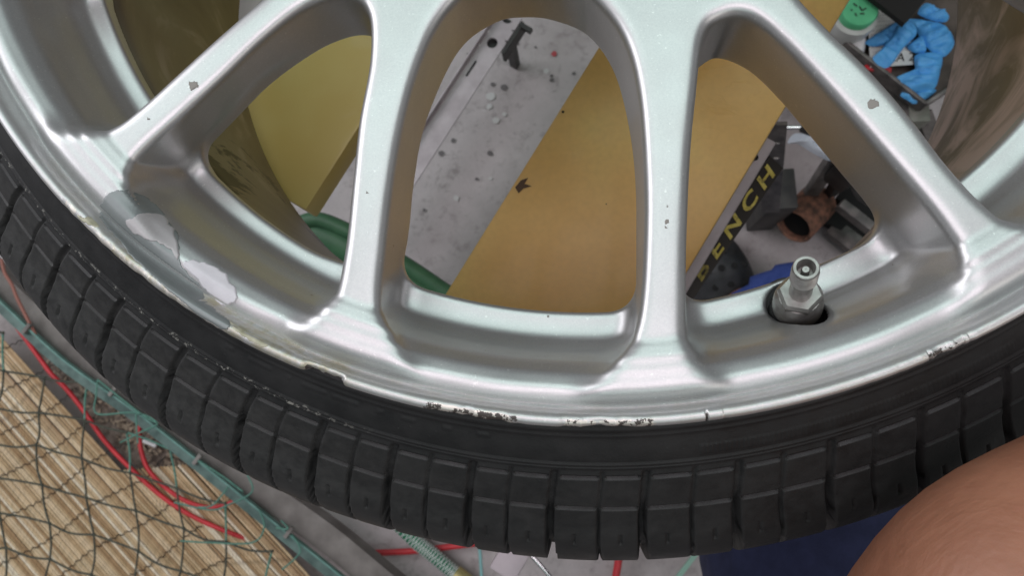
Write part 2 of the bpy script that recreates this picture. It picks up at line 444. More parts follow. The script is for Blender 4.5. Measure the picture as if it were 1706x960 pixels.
LB = [(.2040, -24.6), (.2060, -31.0), (.2065, -37.5), (.2065, -42.5), (.2050, -44.9), (.2000, -46.0), (.1858, -46.6), (.1663, -46.9), (.1467, -45.9), (.1346, -44.1), (.1275, -41.5), (.1260, -38.0), (.1300, -34.2), (.1424, -30.8), (.1613, -28.0), (.1796, -25.4), (.1950, -23.8)]
RF = [(.2290, 9.6), (.2300, 15.0), (.2300, 21.0), (.2285, 26.5), (.2240, 29.0), (.2110, 29.4), (.1988, 29.3), (.1847, 28.9), (.1650, 28.2), (.1498, 27.4), (.1343, 26.2), (.1225, 24.3), (.1190, 20.5), (.1225, 17.0), (.1411, 13.4), (.1595, 10.9), (.1868, 8.6), (.2020, 7.7), (.2171, 7.1), (.2255, 7.4)]
RB = [(.2020, 10.6), (.2035, 17.0), (.2020, 23.0), (.2015, 27.6), (.1990, 29.9), (.1907, 30.0), (.1775, 29.6), (.1602, 29.0), (.1435, 28.2), (.1290, 26.6), (.1200, 23.4), (.1195, 20.4), (.1240, 17.0), (.1411, 13.6), (.1595, 11.4), (.1868, 9.2), (.1960, 9.0)]
SEC = 360/7.0
def stretch(lst): return [(r if r < .19 else .19+(r-.19)*3.3, a) for r, a in lst]
def extend(lst): return [(.236 if r > .2281 else r, a) for r, a in lst]
UF, LF, RF = extend(UF), extend(LF), extend(RF)
UB, LB, RB = stretch(UB), stretch(LB), stretch(RB)
def rot(lst, d): return [(r, a+d) for r, a in lst]
ops = [(pol(UF), pol(UB)), (pol(LF), pol(LB)), (pol(RF), pol(RB))]
def skew(lst, d, rs, sh): return [(r, a+d+float(np.interp(r, rs, sh))) for r, a in lst]
sL = ([.15, .185, .20, .215], [-3.0, -1.1, -.2, .6]); sR = ([.15, .176, .194, .2126, .224], [4.8, 2.8, 1.0, -.1, -.7])
def gen(lst, c, c2, f, d): return [(r, c2+(a-c)*f+d) for r, a in lst]
for k in (-3, -2, -1, 1, 2, 3):
    pair = []
    for src, extra in ((UF, 0), (UB, -2.5 if k < 0 else 2.5)):
        g_ = gen(src, -8.5, -8.5, .94, SEC*k+(2.0 if k == 1 else 0))
        if abs(k) == 1:
            s_ = skew(src, SEC*k+extra, *(sL if k < 0 else sR))
            g_ = [b if ((a[1] > -7.5) if k < 0 else (a[1] < -7.5)) else g0_ for a, b, g0_ in zip(src, s_, g_)]
        pair.append(pol(g_))
    ops.append(tuple(pair))
for k in (1, 2, 3, 4, 5):
    d_ = SEC*k+(1.2 if k == 1 else 0); ops.append((pol(gen(RF, 19.7, 17.2, .92, d_)), pol(gen(RB, 19.7, 17.2, .92, d_))))

def poly_sd(P, X, Y):
    """signed distance, negative inside"""
    A = np.array([(p.x, p.y) for p in P]); B = np.roll(A, -1, 0)
    d = np.full(X.shape, 1e9); inside = np.zeros(X.shape, bool)
    for (ax, ay), (bx, by) in zip(A, B):
        ex, ey = bx-ax, by-ay; wx, wy = X-ax, Y-ay
        tt = np.clip((wx*ex+wy*ey)/(ex*ex+ey*ey+1e-18), 0, 1)
        d = np.minimum(d, (wx-tt*ex)**2+(wy-tt*ey)**2)
        c = ((ay > Y) != (by > Y))
        with np.errstate(divide='ignore', invalid='ignore'):
            xi = (bx-ax)*(Y-ay)/(by-ay)+ax
        inside ^= c & (X < xi)
    return np.where(inside, -1, 1)*np.sqrt(d)

H = 0.001
xs = np.arange(-0.240, 0.2401, H); zs = np.arange(-0.062, 0.0051, H)
GX, GY = np.meshgrid(xs, xs, indexing='ij')
GR = np.hypot(GX, GY)
MAXD = 0.014
oF = np.full(GX.shape, MAXD); oB = np.full(GX.shape, MAXD)
for F_, B_ in ops:
    for P_, T_ in ((F_, oF), (B_, oB)):
        P3 = [Vector((p.x, p.y, 0)) for p in P_]
        C_ = [p.to_2d() for p in crom(P3, 5, True)]
        x0 = min(p.x for p in C_)-MAXD; x1 = max(p.x for p in C_)+MAXD; y0 = min(p.y for p in C_)-MAXD; y1 = max(p.y for p in C_)+MAXD
        i0, i1 = np.searchsorted(xs, [x0, x1]); j0, j1 = np.searchsorted(xs, [y0, y1])
        T_[i0:i1, j0:j1] = np.minimum(T_[i0:i1, j0:j1], poly_sd(C_, GX[i0:i1, j0:j1], GY[i0:i1, j0:j1]))
for cx_, cy_, r_ in [(0, 0, .034)]+[(.057*math.cos(a*2*math.pi/5), .057*math.sin(a*2*math.pi/5), .0105) for a in range(5)]:
    d_ = np.hypot(GX-cx_, GY-cy_)-r_
    oF = np.minimum(oF, d_); oB = np.minimum(oB, d_)

oF += 0.0003
HR = np.array([.195, .2025, .2065, .2095, .2125, .2155, .2185, .2215, .225, .2292, .236])
HZ = np.array([-.0458, -.0450, -.0447, -.0442, -.0432, -.0375, -.0245, -.0138, -.0082, -.0062, -.0098])
rr = np.linspace(.19, .240, 401)
hz = np.interp(rr, HR, HZ); ker = np.hanning(31); ker /= ker.sum()
hz = np.convolve(np.pad(hz, 15, mode='edge'), ker, 'valid')
hs = np.gradient(hz, rr)
def chan(R): return np.interp(R, rr, hz), np.sqrt(1+np.interp(R, rr, hs)**2)
h2, hn = chan(GR)
zt2 = -0.0045-0.045*np.clip(0.222-GR, 0, 1)
GT = np.degrees(np.arctan2(GX, -GY))
RIN = 0.2024+0.0036*sm((-21-GT)/10)
VPx, VPy = at(1322, 509, -0.041).to_2d()        # valve hole
vax = Vector((0, 0, 0))
vd = np.hypot(GX-VPx, GY-VPy)
vol = np.empty((len(xs), len(xs), len(zs)), np.float32)
for k, z in enumerate(zs):
    tt = np.clip((ZF-z)/(ZF-ZB), -0.1, 1.25)
    s = -(oF*(1-tt)+oB*tt)
    slab = smax(s, (z-zt2), 0.0046)
    slab = smax(slab, (-0.047-z), 0.003)
    ring = (z-h2)/hn
    ring = smax(ring, RIN-GR, 0.002)
    ring = smax(ring, (h2-0.009-z)/hn, 0.003)
    ring = np.maximum(ring, GR-0.2345)
    slab = smax(slab, GR-0.2318, 0.007)
    d = smin(slab, ring, 0.0100)
    d = smax(d, 0.0079-vd, 0.0016)
    vol[:, :, k] = d
# top height map, for things laid on the rim
hit = vol < 0
top_i = len(zs)-1-np.argmax(hit[:, :, ::-1], axis=2)
anyhit = hit.any(axis=2)
ti = np.clip(top_i, 0, len(zs)-2)
a_ = np.take_along_axis(vol, ti[:, :, None], 2)[:, :, 0]; b_ = np.take_along_axis(vol, ti[:, :, None]+1, 2)[:, :, 0]
TOP = np.where(anyhit, zs[ti]+H*np.clip(a_/(a_-b_-1e-12), 0, 1), -0.06)
def top(x, y):
    fx = (np.asarray(x)-xs[0])/H; fy = (np.asarray(y)-xs[0])/H
    i = np.clip(np.floor(fx).astype(int), 0, len(xs)-2); j = np.clip(np.floor(fy).astype(int), 0, len(xs)-2)
    u = fx-i; w = fy-j
    return TOP[i, j]*(1-u)*(1-w)+TOP[i+1, j]*u*(1-w)+TOP[i, j+1]*(1-u)*w+TOP[i+1, j+1]*u*w

try:
    import openvdb as vdb
except ImportError:
    import pyopenvdb as vdb
g = vdb.FloatGrid(background=0.004)
g.transform = vdb.createLinearTransform(voxelSize=H)
g.copyFromArray(np.clip(vol, -0.004, 0.004).astype(np.float32))
res_ = g.convertToPolygons(isovalue=0.0, adaptivity=0.0) if hasattr(g, 'convertToPolygons') else g.convertToQuads(0.0)
if len(res_) == 3: pts_, tris_, quads_ = res_
else: pts_, quads_ = res_; tris_ = np.zeros((0, 3))
pts_ = np.array(pts_, np.float64)+np.array([xs[0], xs[0], zs[0]])
quads_ = np.array(quads_)
# project vertices on the exact field and take its gradient as the normal
def samp(P):
    f = (P-np.array([xs[0], xs[0], zs[0]]))/H
    i = np.floor(f).astype(int); i = np.clip(i, 0, np.array(vol.shape)-2); u = f-i
    r = 0
    for dx in (0, 1):
        for dy in (0, 1):
            for dz in (0, 1):
                w = (u[:, 0] if dx else 1-u[:, 0])*(u[:, 1] if dy else 1-u[:, 1])*(u[:, 2] if dz else 1-u[:, 2])
                r = r+w*vol[i[:, 0]+dx, i[:, 1]+dy, i[:, 2]+dz]
    return r
def grad(P, e):
    G = np.stack([samp(P+np.eye(3)[k]*e)-samp(P-np.eye(3)[k]*e) for k in range(3)], 1)/(2*e)
    return G
for _ in range(2):
    G = grad(pts_, 0.0008); L2 = (G*G).sum(1, keepdims=True)+1e-6
    pts_ -= np.clip(samp(pts_)[:, None]*G/L2, -0.0006, 0.0006)
me = fast_mesh('spoke_face', pts_, quads_)
G = grad(pts_, 0.0013); Nn = G/(np.linalg.norm(G, axis=1, keepdims=True)+1e-9)
me.normals_split_custom_set_from_vertices([tuple(x) for x in Nn])
rim_face = link('spoke_face', me, M['silver'], wheel)

# ---- grids turned round the axis (lip, barrel, tyre)
def theta_samples(fine, coarse, a0, a1):
    """angles from the bottom, fine inside (a0, a1)"""
    A = np.arange(a0, a1, fine); B = np.arange(a1, a0+360, coarse)
    return np.radians(np.concatenate([A, B]))
def resample(prof, n):
    P = np.array(prof); c = crom([(p[0], p[1], 0) for p in prof], 12); c = np.array([(p.x, p.y) for p in c])
    L = np.concatenate([[0], np.cumsum(np.linalg.norm(np.diff(c, axis=0), axis=1))])
    s = np.linspace(0, L[-1], n)
    return np.stack([np.interp(s, L, c[:, 0]), np.interp(s, L, c[:, 1])], 1), s
def revolve(name, prof, TH, material, parent, disp=None, attrs=None):
    pr = np.gradient(prof, axis=0); nr = np.stack([pr[:, 1], -pr[:, 0]], 1); nr /= np.linalg.norm(nr, axis=1, keepdims=True)+1e-12
    nr = -nr if (nr[:, 1].mean() < 0 and False) else nr
    R = prof[:, 0][:, None]+0*TH[None, :]; Z = prof[:, 1][:, None]+0*TH[None, :]
    if disp is not None:
        R = R+disp*nr[:, 0][:, None]; Z = Z+disp*nr[:, 1][:, None]
    V = np.stack([R*np.sin(TH)[None, :], -R*np.cos(TH)[None, :], Z], -1).reshape(-1, 3)
    me = fast_mesh(name, V, grid_faces(len(prof), len(TH), True))
    if attrs:
        for k, a in attrs.items():
            at_ = me.attributes.new(k, 'FLOAT', 'POINT'); at_.data.foreach_set('value', a.astype(np.float32).ravel())
    bm = bmesh.new(); bm.from_mesh(me); bm.normal_update()
    bm.free()
    return link(name, me, material, parent)

def vnoise(n, scale, seed):
    """smooth 1-D periodic-less noise over n samples"""
    r = np.random.default_rng(seed); k = int(max(4, n/scale))
    y = r.standard_normal(k+4); x = np.linspace(0, k, n)
    i = np.floor(x).astype(int); u = x-i; u = u*u*(3-2*u)
    return y[i]*(1-u)+y[i+1]*u

# lip of the rim, nicked by kerbs
TH = theta_samples(0.06, 0.5, -58, 52); DEG = np.degrees(TH)
lipc = [(.2325, -.0105), (.2332, -.0086), (.2340, -.0078), (.2350, -.0072), (.2357, -.0060), (.2362, -.0034), (.2369, -.0014), (.2380, -.0004), (.2392, -.0004), (.2401, -.0010), (.2406, -.0026), (.2404, -.0060), (.2392, -.0100), (.236, -.013)]
prof, s_ = resample(lipc, 60)
prof = prof[::-1]
def band(a0, a1, soft=1.0): return sm((DEG-a0)/soft)*sm((a1-DEG)/soft)
rash1 = np.clip(band(-12.5, -5.2, 1.2)+0.75*band(-3.0, 4.5, 1.0)+0.35*band(6.0, 30, 2)*(vnoise(len(TH), 9, 3) > 0.9)+0.6*band(19, 29, 3)*0.6+0.9*band(-46, -26, 2)*0.6, 0, 1)
gou = np.clip(0.75*band(-12.8, -4.8, 1)+0.62*band(-2.6, 4.2, 0.6)+0.95*band(-21.8, -18.0, 0.7)+0.6*band(20, 27, 2)*(vnoise(len(TH), 8, 6) > 0.2)+0.9*band(6, 19, 1)*(vnoise(len(TH), 6, 9) > 1.35), 0, 1)
cor_ = np.clip(band(-42, -17, 3)+0.25*band(-50, 30, 2), 0, 1)
tt = np.linspace(1, 0, len(prof))              # 1 = outside edge ... 0 = groove side
outer = sm((prof[:, 0]-.2366)/.002)
dsp = -(0.0003*rash1*np.abs(vnoise(len(TH), 14, 7))+0.0005*gou*np.abs(vnoise(len(TH), 17, 8))+0.0021*band(-21.6, -18.2, 0.9)*(1+0.3*vnoise(len(TH), 5, 12)))[None, :]*outer[:, None]
far = sm((prof[:, 0]-.2370)/.0018)
revolve('rim_lip', prof, TH, M['lip'], wheel, dsp, {'rash': rash1[None, :]*sm((prof[:, 0]-.2372)/.0015)[:, None], 'gouge': gou[None, :]*far[:, None], 'corrosion': cor_[None, :]*np.ones(len(prof))[:, None]*0.8})

# barrel (the tube of the rim behind the spokes)
THb = theta_samples(0.5, 1.0, -120, 120); DB = np.degrees(THb)
bc = [(.2325, -.0120), (.2322, -.0300), (.2310, -.0500), (.2250, -.0580), (.2130, -.0600), (.2082, -.0640), (.2070, -.0800), (.2055, -.1100), (.2060, -.1400), (.2085, -.1700), (.2100, -.1900), (.2108, -.1960), (.2115, -.2000), (.2180, -.2030), (.2230, -.2050), (.2240, -.2140), (.2270, -.2160), (.2275, -.2120)]
prof, s_ = resample(bc, 90); prof = prof[::-1]
zz = prof[:, 1]
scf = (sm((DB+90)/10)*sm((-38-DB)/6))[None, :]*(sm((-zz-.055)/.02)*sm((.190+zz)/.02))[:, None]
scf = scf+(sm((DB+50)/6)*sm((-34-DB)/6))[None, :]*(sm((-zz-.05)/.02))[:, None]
pal = (sm((DB-35)/10))[None, :]*(sm((-zz-.05)/.03))[:, None]
revolve('barrel', prof, THb, M['barrel'], wheel, None, {'scuffed': np.clip(scf, 0, 1), 'pale': pal})
# outer skin of the barrel so that it is a closed shell
oc = [(.2275, -.2120), (.2200, -.2000), (.2185, -.1600), (.2160, -.1000), (.2250, -.0650), (.2345, -.0480), (.2360, -.0120)]
prof, s_ = resample(oc, 20)
revolve('barrel_back', prof[::-1], np.radians(np.arange(0, 360, 3.0)), M['black_paint'], wheel)

# ---- tyre: profile plus tread relief
tp = [(.2365, -.0075), (.2398, -.0072), (.2412, -.0082), (.2440, -.0112), (.2480, -.0140), (.2510, -.0165), (.2540, -.0195), (.2580, -.0222), (.2630, -.0265), (.2680, -.0315), (.2742, -.0372), (.2812, -.0428), (.2868, -.0505), (.2905, -.0610), (.2930, -.0760), (.2944, -.1000)]
prof1, s1 = resample(tp, 230)
tp2 = [(.2944, -.1000), (.2944, -.1150), (.2925, -.1350), (.2860, -.1600), (.2780, -.1800), (.2640, -.1960), (.2500, -.2050), (.2380, -.2090), (.2300, -.2100)]
prof2, s2 = resample(tp2, 40)
THt = theta_samples(0.11, 0.6, -76, 72); DT = np.degrees(THt)
prof = np.concatenate([prof1, prof2[1:]]); ss = np.concatenate([s1, s1[-1]+s2[1:]])
SS = ss[:, None]; D2 = DT[None, :]
rS = prof[:, 0][:, None]
iS = lambda r: float(np.interp(r, prof1[:, 0][:-30], s1[:-30]))
sA, sB_, sC = iS(.2545), iS(.2680), iS(.2790)
s_top = iS(.2562)
# pitch sequence with slightly varying block length
edges = [-180.0]; k = 0; pr = random.Random(3)
while edges[-1] < 179.0:
    edges.append(edges[-1]+pr.choice([2.75, 3.05, 3.35])); k += 1
edges = np.array(edges); edges = -180+(edges+180)*360/(edges[-1]+180)
DW = (DT+180) % 360-180
# grooves slant and curve over the shoulder
slant = (1.0*np.sin(np.pi*np.clip((SS-sA)/.05, 0, 1))+0.5*np.clip((SS-sA)/.05, 0, 1))*(0.25+0.75*sm((-8-DW)/25))[None, :]
Dg = (DW[None, :]+slant+180) % 360-180
idx = np.clip(np.searchsorted(edges, Dg)-1, 0, len(edges)-2)
e0 = edges[idx]; e1 = edges[idx+1]
mmdeg = np.radians(1)*rS*1000          # mm per degree
d0 = (Dg-e0)*mmdeg; d1 = (e1-Dg)*mmdeg
wide0 = (idx % 2 == 0); wide1 = ((idx+1) % 2 == 0)
def vgroove(d, half, soft=0.45): return sm((half-d)/soft+0.5)
grow = 1+0.35*sm((SS-sB_)/.03)
g0 = vgroove(d0, np.where(wide0, 1.1*grow, 0.45)); g1 = vgroove(d1, np.where(wide1, 1.1*grow, 0.45))
dep0 = np.where(wide0, 5.5, 2.6); dep1 = np.where(wide1, 5.5, 2.6)
intr = sm((SS-sA)/0.0022)
ramp_in = 0.25+0.75*sm((SS-sB_+0.004)/0.014)
groove = np.maximum(g0*dep0, g1*dep1)*intr*ramp_in
dblk = np.minimum(d0-np.where(wide0, 1.35, .5), d1-np.where(wide1, 1.35, .5))
inblk = sm(dblk/0.5)
cir = np.zeros_like(Dg)
S_mm = SS*1000
def cline(s0, half, dep, mask): return dep*sm((half-np.abs(S_mm-s0*1000))/0.35+0.5)*mask
wv = 0.35*np.sin(idx*1.7)
cir = np.maximum(cir, cline(sB_, 0.75, 2.4, inblk*sm((dblk-0.3)/0.5)))
cir = np.maximum(cir, cline(s_top+0.0012, 0.55, 1.6, inblk*sm((dblk-0.4)/0.6)))
# small sipe in the middle of each long block
mid = (d0+d1)/2; dm_ = np.abs(d0-mid)
cir = np.maximum(cir, 0.9*sm((0.45-dm_)/0.3+0.5)*sm((2.6-np.abs(S_mm-sC*1000-1.5))/0.6+0.5))
# rounded block edges
edge = 0.16*sm((0.6-dblk)/0.6)*intr
# sidewall ridges and hatching
ridge = np.zeros_like(Dg)
for sr, hw, hh in ((.2527, .45, .55), (.2538, .35, .5), (.2415, .8, .5), (.2436, .5, .35)):
    s0 = iS(sr)*1000; ridge = ridge+hh*sm((hw-np.abs(S_mm-s0))/0.4+0.5)
hb = sm((SS-iS(.2478))/.0006)*sm((iS(.2512)-SS)/.0006)
hsec = sm((DT-7)/0.3)*sm((30-DT)/0.3)+sm((DT+70)/0.3)*sm((-62-DT)/0.3)
ridge = ridge+hb*hsec[None, :]*0.35*(0.5+0.5*np.sin(DT*2*math.pi/0.33))[None, :]
# raised letters of no particular word: low arcs on the sidewall
hb2 = sm((SS-iS(.2450))/.0004)*sm((iS(.2466)-SS)/.0004)
ridge = ridge+hb2*((vnoise(len(DT), 6, 21) > 0.1)*(sm((DT+30)/1)*sm((-6-DT)/1)))[None, :]*0.22
disp = (-(groove+cir+edge)+ridge)*0.001
disp += 0.0035*sm((SS-sB_)/.03)*sm((-8-DT)/32)[None, :]*sm((DT+170)/60)[None, :]
disp[len(prof1)+30:, :] *= 0
scuff = (sm((0.0016-np.abs(SS-iS(.2532)))/.0006))*(sm((DT+62)/4)*sm((-14-DT)/10))[None, :]
dustm = 0.35*sm((SS-sA)/.01)*np.ones_like(Dg)*(0.35+0.65*sm((-5-DT)/25))[None, :]+0.55*inblk*0
revolve('tyre', prof[::-1], THt, M['tyre'], wheel, disp[::-1], {'scuff': scuff[::-1], 'dust': dustm[::-1]})

# ---- flakes of peeled lacquer, following the rim surface
def flake(poly_px, mtl, lift, name='peeled_lacquer', step=0.0003, label=None, zref=-0.01, smooth_poly=4):
    # pixels give the place on the rim; find the surface point below each
    P = []
    for x, y in poly_px:
        z = zref
        for _ in range(14):
            p = at(x, y, z); z = 0.5*z+0.5*float(surf(p.x, p.y))
        p = at(x, y, z); P.append(Vector((p.x, p.y, 0)))
    C_ = [p.to_2d() for p in crom(P, smooth_poly, True)]
    r_ = random.Random(len(poly_px)); C_ = [Vector((p.x+r_.uniform(-1, 1)*.00042, p.y+r_.uniform(-1, 1)*.00042)) for p in C_]
    A = np.array([(p.x, p.y) for p in C_]); B = np.roll(A, -1, 0)
    x0, y0 = A.min(0)-step; x1, y1 = A.max(0)+2*step
    gx = np.arange(x0, x1, step); gy = np.arange(y0, y1, step)
    X_, Y_ = np.meshgrid(gx, gy, indexing='ij'); sd = poly_sd(C_, X_, Y_)
    ins = sd < 0
    n0, n1 = X_.shape
    cell = ins[:-1, :-1] | ins[1:, :-1] | ins[:-1, 1:] | ins[1:, 1:]
    V = np.stack([X_.ravel(), Y_.ravel()], 1); out = (~ins).ravel()
    use = np.zeros((n0, n1), bool); use[:-1, :-1] |= cell; use[1:, :-1] |= cell; use[:-1, 1:] |= cell; use[1:, 1:] |= cell
    oi = np.where(out & use.ravel())[0]; Q = V[oi]; best = np.full(len(Q), 1e9); bp = Q.copy()
    for a, b in zip(A, B):
        e = b-a; tt = np.clip(((Q-a)@e)/(e@e+1e-18), 0, 1); c = a+tt[:, None]*e; dd = ((Q-c)**2).sum(1)
        m_ = dd < best; best[m_] = dd[m_]; bp[m_] = c[m_]
    V[oi] = bp
    Z = surf(V[:, 0], V[:, 1])
    lf = np.full(len(V), lift); lf[oi] = -0.0004
    V3 = np.column_stack([V, Z+lf])
    ii = np.arange(n0*n1).reshape(n0, n1)
    Qd = np.stack([ii[:-1, :-1], ii[1:, :-1], ii[1:, 1:], ii[:-1, 1:]], -1)[cell]
    ids, inv = np.unique(Qd.ravel(), return_inverse=True)
    me = fast_mesh(name, V3[ids], inv.reshape(-1, 4))
    o = link(name, me, mtl, wheel)
    if label: o['label'] = label
    return o
lip_r = np.array(lipc[:11])
def surf(x, y):
    r = np.hypot(x, y)
    zl = np.interp(r, lip_r[:, 0], lip_r[:, 1])
    return np.where(r > .2335, zl, np.minimum(top(x, y), 0.0))
P1 = [(163, 354), (172, 336), (184, 320), (205, 317), (235, 323), (262, 340), (285, 373), (299, 402), (301, 440), (316, 458), (334, 474), (343, 500), (362, 512), (386, 541), (372, 549), (345, 535), (300, 502), (262, 468), (225, 432), (190, 392)]
flake(P1, M['flake_grey'], 0.00035, label='large dull grey patch of bare peeled lacquer at the spoke foot')
P2 = [(211, 374), (228, 360), (262, 355), (286, 374), (298, 404), (298, 436), (282, 412), (256, 402), (228, 392)]
flake(P2, M['flake_pink'], 0.0007, label='pinkish inner patch of peeled lacquer')
P3 = [(306, 441), (318, 434), (350, 440), (376, 458), (394, 482), (395, 500), (379, 510), (360, 500), (340, 478), (322, 458)]
flake(P3, M['flake_white'], 0.0007, label='chalky white patch of exposed primer')
flake([(128, 356), (140, 362), (160, 362), (172, 372), (164, 378), (146, 374), (132, 366)], M['stain'], 0.00012, 'lacquer_stain')
flake([(386, 532), (404, 543), (430, 558), (452, 572), (440, 578), (415, 568), (392, 552)], M['stain'], 0.00012, 'lacquer_stain')
# stone chips
for cx_, cy_, r_ in ((322, 141, 9), (613, 320, 2.5), (1113, 343, 3), (1112, 369, 5), (1456, 172, 11), (914, 527, 3), (1110, 378, 3), (248, 197, 2.5)):
    rr_ = random.Random(int(cx_))
    flake([(cx_+math.cos(a)*r_*rr_.uniform(.6, 1.2), cy_+math.sin(a)*r_*rr_.uniform(.6, 1.2)) for a in np.linspace(0, 6.28, 8)[:-1]],
          mat('chip', (0.26, 0.24, 0.22), 0.7, 0.2), 0.00022, 'paint_chip', 0.00035, smooth_poly=2)

# ---- valve stem
vb = at(1327, 515, -0.041); vt = at(1348, 425, 0.004)
vax = (vt-vb).normalized()
vs = MB().lathe([(.0001, -.008), (.0120, -.008), (.0118, -.0048), (.0090, -.0030), (.0088, -.0012), (.0084, .0010), (.0082, .004)], 32, vb, vax).build('rubber_grommet', M['dark_rubber'], wheel, autosmooth=40)
stem = MB().lathe([(.0078, .000), (.0081, .003), (.0080, .0085), (.0074, .0120), (.0064, .0138), (.0036, .0140), (.0034, .024), (.0033, .0255), (.0037, .0262), (.0037, .0275)] +
                  [((.0041 if k % 2 else .0035), .0280+.00075*k) for k in range(11)] + [(.0039, .0368), (.0036, .0376), (.0028, .0376), (.0026, .0365), (.0025, .0320), (.0001, .0320)], 32, vb, vax).build('valve_stem', M['valve'], wheel, autosmooth=50)
hexr = [(.0062, .0095), (.0071, .0106), (.0071, .0152), (.0063, .0168), (.0034, .0168)]
MB().lathe(hexr, 6, vb, vax).build('valve_nut', M['valve'], stem, autosmooth=20)
MB().lathe([(.0001, .0362), (.0010, .0362), (.0013, .0354), (.0013, .032)], 12, vb, vax).build('valve_core', M['valve'], stem, autosmooth=50)
MB().lathe([(.0105, -.0475), (.0105, -.0462), (.0001, -.0462)], 28, (VPx, VPy, 0)).build('valve_seal', M['dark_rubber'], wheel)
# grime in the nail of the tyre: a couple of rubber whiskers left out on purpose (none visible)

# ------------------------------------------------------------------ THE FOLDING WORKBENCH
ZBD = -0.226
bench = empty('folding_workbench', at(900, 300, FLOOR), 'folding workbench with two golden boards and a gap between them, under the wheel', 'workbench')
e1, e2 = at(740, 492, ZBD), at(1003, 68, ZBD)              # left edge of the right board
u_ = (e2-e1).normalized(); w_ = Vector((u_.y, -u_.x, 0))   # w points right
g1, g2 = at(1143, 461, ZBD), at(1309, 174, ZBD)
wR = ((g1-e1).dot(w_)+(g2-e1).dot(w_))/2
l1, l2 = at(497, 372, ZBD), at(612, 186, ZBD)
gapL = ((l1-e1).dot(w_)+(l2-e1).dot(w_))/2
def board(x0, x1, mtl, name, label, u0):
    c = e1+w_*((x0+x1)/2)+u_*(u0+.62/2)+Vector((0, 0, -0.011))
    b = MB().box(c, 0.62, abs(x1-x0), 0.022, u_, None, 0.0022)
    o = b.build(name, mtl, bench, autosmooth=40); o['label'] = label
    return o
board(0.0, wR, M['board'], 'board', 'wide golden brown board, creased and stained', -0.030)
board(gapL-0.115, gapL, M['board_green'], 'board', 'greenish yellow board left of the gap', 0.0)
# clamping dog holes / stain marks on the board
for px, py, r in ((938, 186, 2.3), (1010, 340, 1.2)):
    hol = MB(); hol.lathe([(r*.00036, 0), (.00001, 0.0001)], 10, at(px, py, ZBD+0.0006)); hol.build('board_hole', M['black_hole'], bench)
for pts in ([(858, 312), (868, 300), (880, 296), (874, 306), (886, 310), (872, 314), (864, 322)], ):
    q = [at(x, y, ZBD+0.0007) for x, y in pts]
    b = MB(); b.add(q, [tuple(range(len(q)))]); b.build('stain_mark', mat('scorch', (0.09, 0.05, 0.025), 0.7), bench)
# rail under the right board with the lettered strip
zr = -0.262
def brel(a, b, z): return e1+w_*a+u_*b+Vector((0, 0, z-ZBD))
r0, r1 = wR-0.010, wR+0.0075
bE = (at(1278, 240, zr)-e1).dot(u_)
rail = MB().box(brel((r0+r1)/2, bE-0.16, zr), 0.32, r1-r0, 0.020, u_, None, 0.0015).build('side_rail', M['steel_mauve'], bench, autosmooth=40)
# label strip: slopes outward beside the rail
lc0, lc1 = at(1124, 488, zr), at(1281, 260, zr)
ul = (lc1-lc0).normalized(); wl = Vector((ul.y, -ul.x, 0))
slope = Vector((wl.x, wl.y, -0.45)).normalized()
strip = MB().box((lc0+lc1)/2+slope*0.0062+ul*0.0, (lc1-lc0).length, 0.0128, 0.003, ul, -slope, 0.0004).build('label_strip', M['label'], bench)
nrm = ul.cross(-slope).normalized()
if nrm.z < 0: nrm = -nrm
def text_obj(s, size, origin, ax, ay, mtl, name, parent, ext=0.0002, shear=0.0, bold=0.0):
    cu = bpy.data.curves.new(name, 'FONT'); cu.body = s; cu.size = size; cu.extrude = ext; cu.offset = bold; cu.shear = shear
    cu.resolution_u = 3; cu.align_x = 'CENTER'; cu.align_y = 'CENTER'
    tmp = bpy.data.objects.new(name, cu); COL.objects.link(tmp)
    dg = bpy.context.evaluated_depsgraph_get(); dg.update()
    me = bpy.data.meshes.new_from_object(tmp.evaluated_get(dg)); bpy.data.objects.remove(tmp)
    az = Vector(ax).cross(Vector(ay)).normalized()
    for v in me.vertices: v.co = Vector(origin)+Vector(ax)*v.co.x+Vector(ay)*v.co.y+az*v.co.z
    me.materials.clear()
    return link(name, me, mtl, parent)
for ch, (px, py) in zip('BENCH', ((1160, 448), (1184, 412), (1209, 372), (1238, 331), (1266, 291))):
    o_ = at(px, py, zr)
    k_ = (o_-lc0).dot(ul)
    text_obj(ch, 0.0124, lc0+ul*k_+slope*0.0062+nrm*0.0019, ul*1.6, -slope, M['yellow_worn'] if ch == 'B' else M['yellow'], 'letter', strip, bold=0.0003, shear=0.15)
# holes in rail
b = MB(); c = at(1258, 262, zr+0.0106); b.lathe([(.0022, 0), (.0001, .0001)], 12, c); b.build('rail_hole', M['black_hole'], rail)
# low perforated cross strip seen through the gap
zs_ = -0.70
a0, a1 = at(600, 448, zs_), at(866, 36, zs_)
us = (a1-a0).normalized(); ws = Vector((us.y, -us.x, 0))
bm_ = bmesh.new()
width = 0.030
def local(p): return ((p-a0).dot(us), -(p-a0).dot(ws))
holes = [(local(at(820, 71, zs_)), .0072), (local(at(846, 30, zs_)), .0072)]
L_ = (a1-a0).length
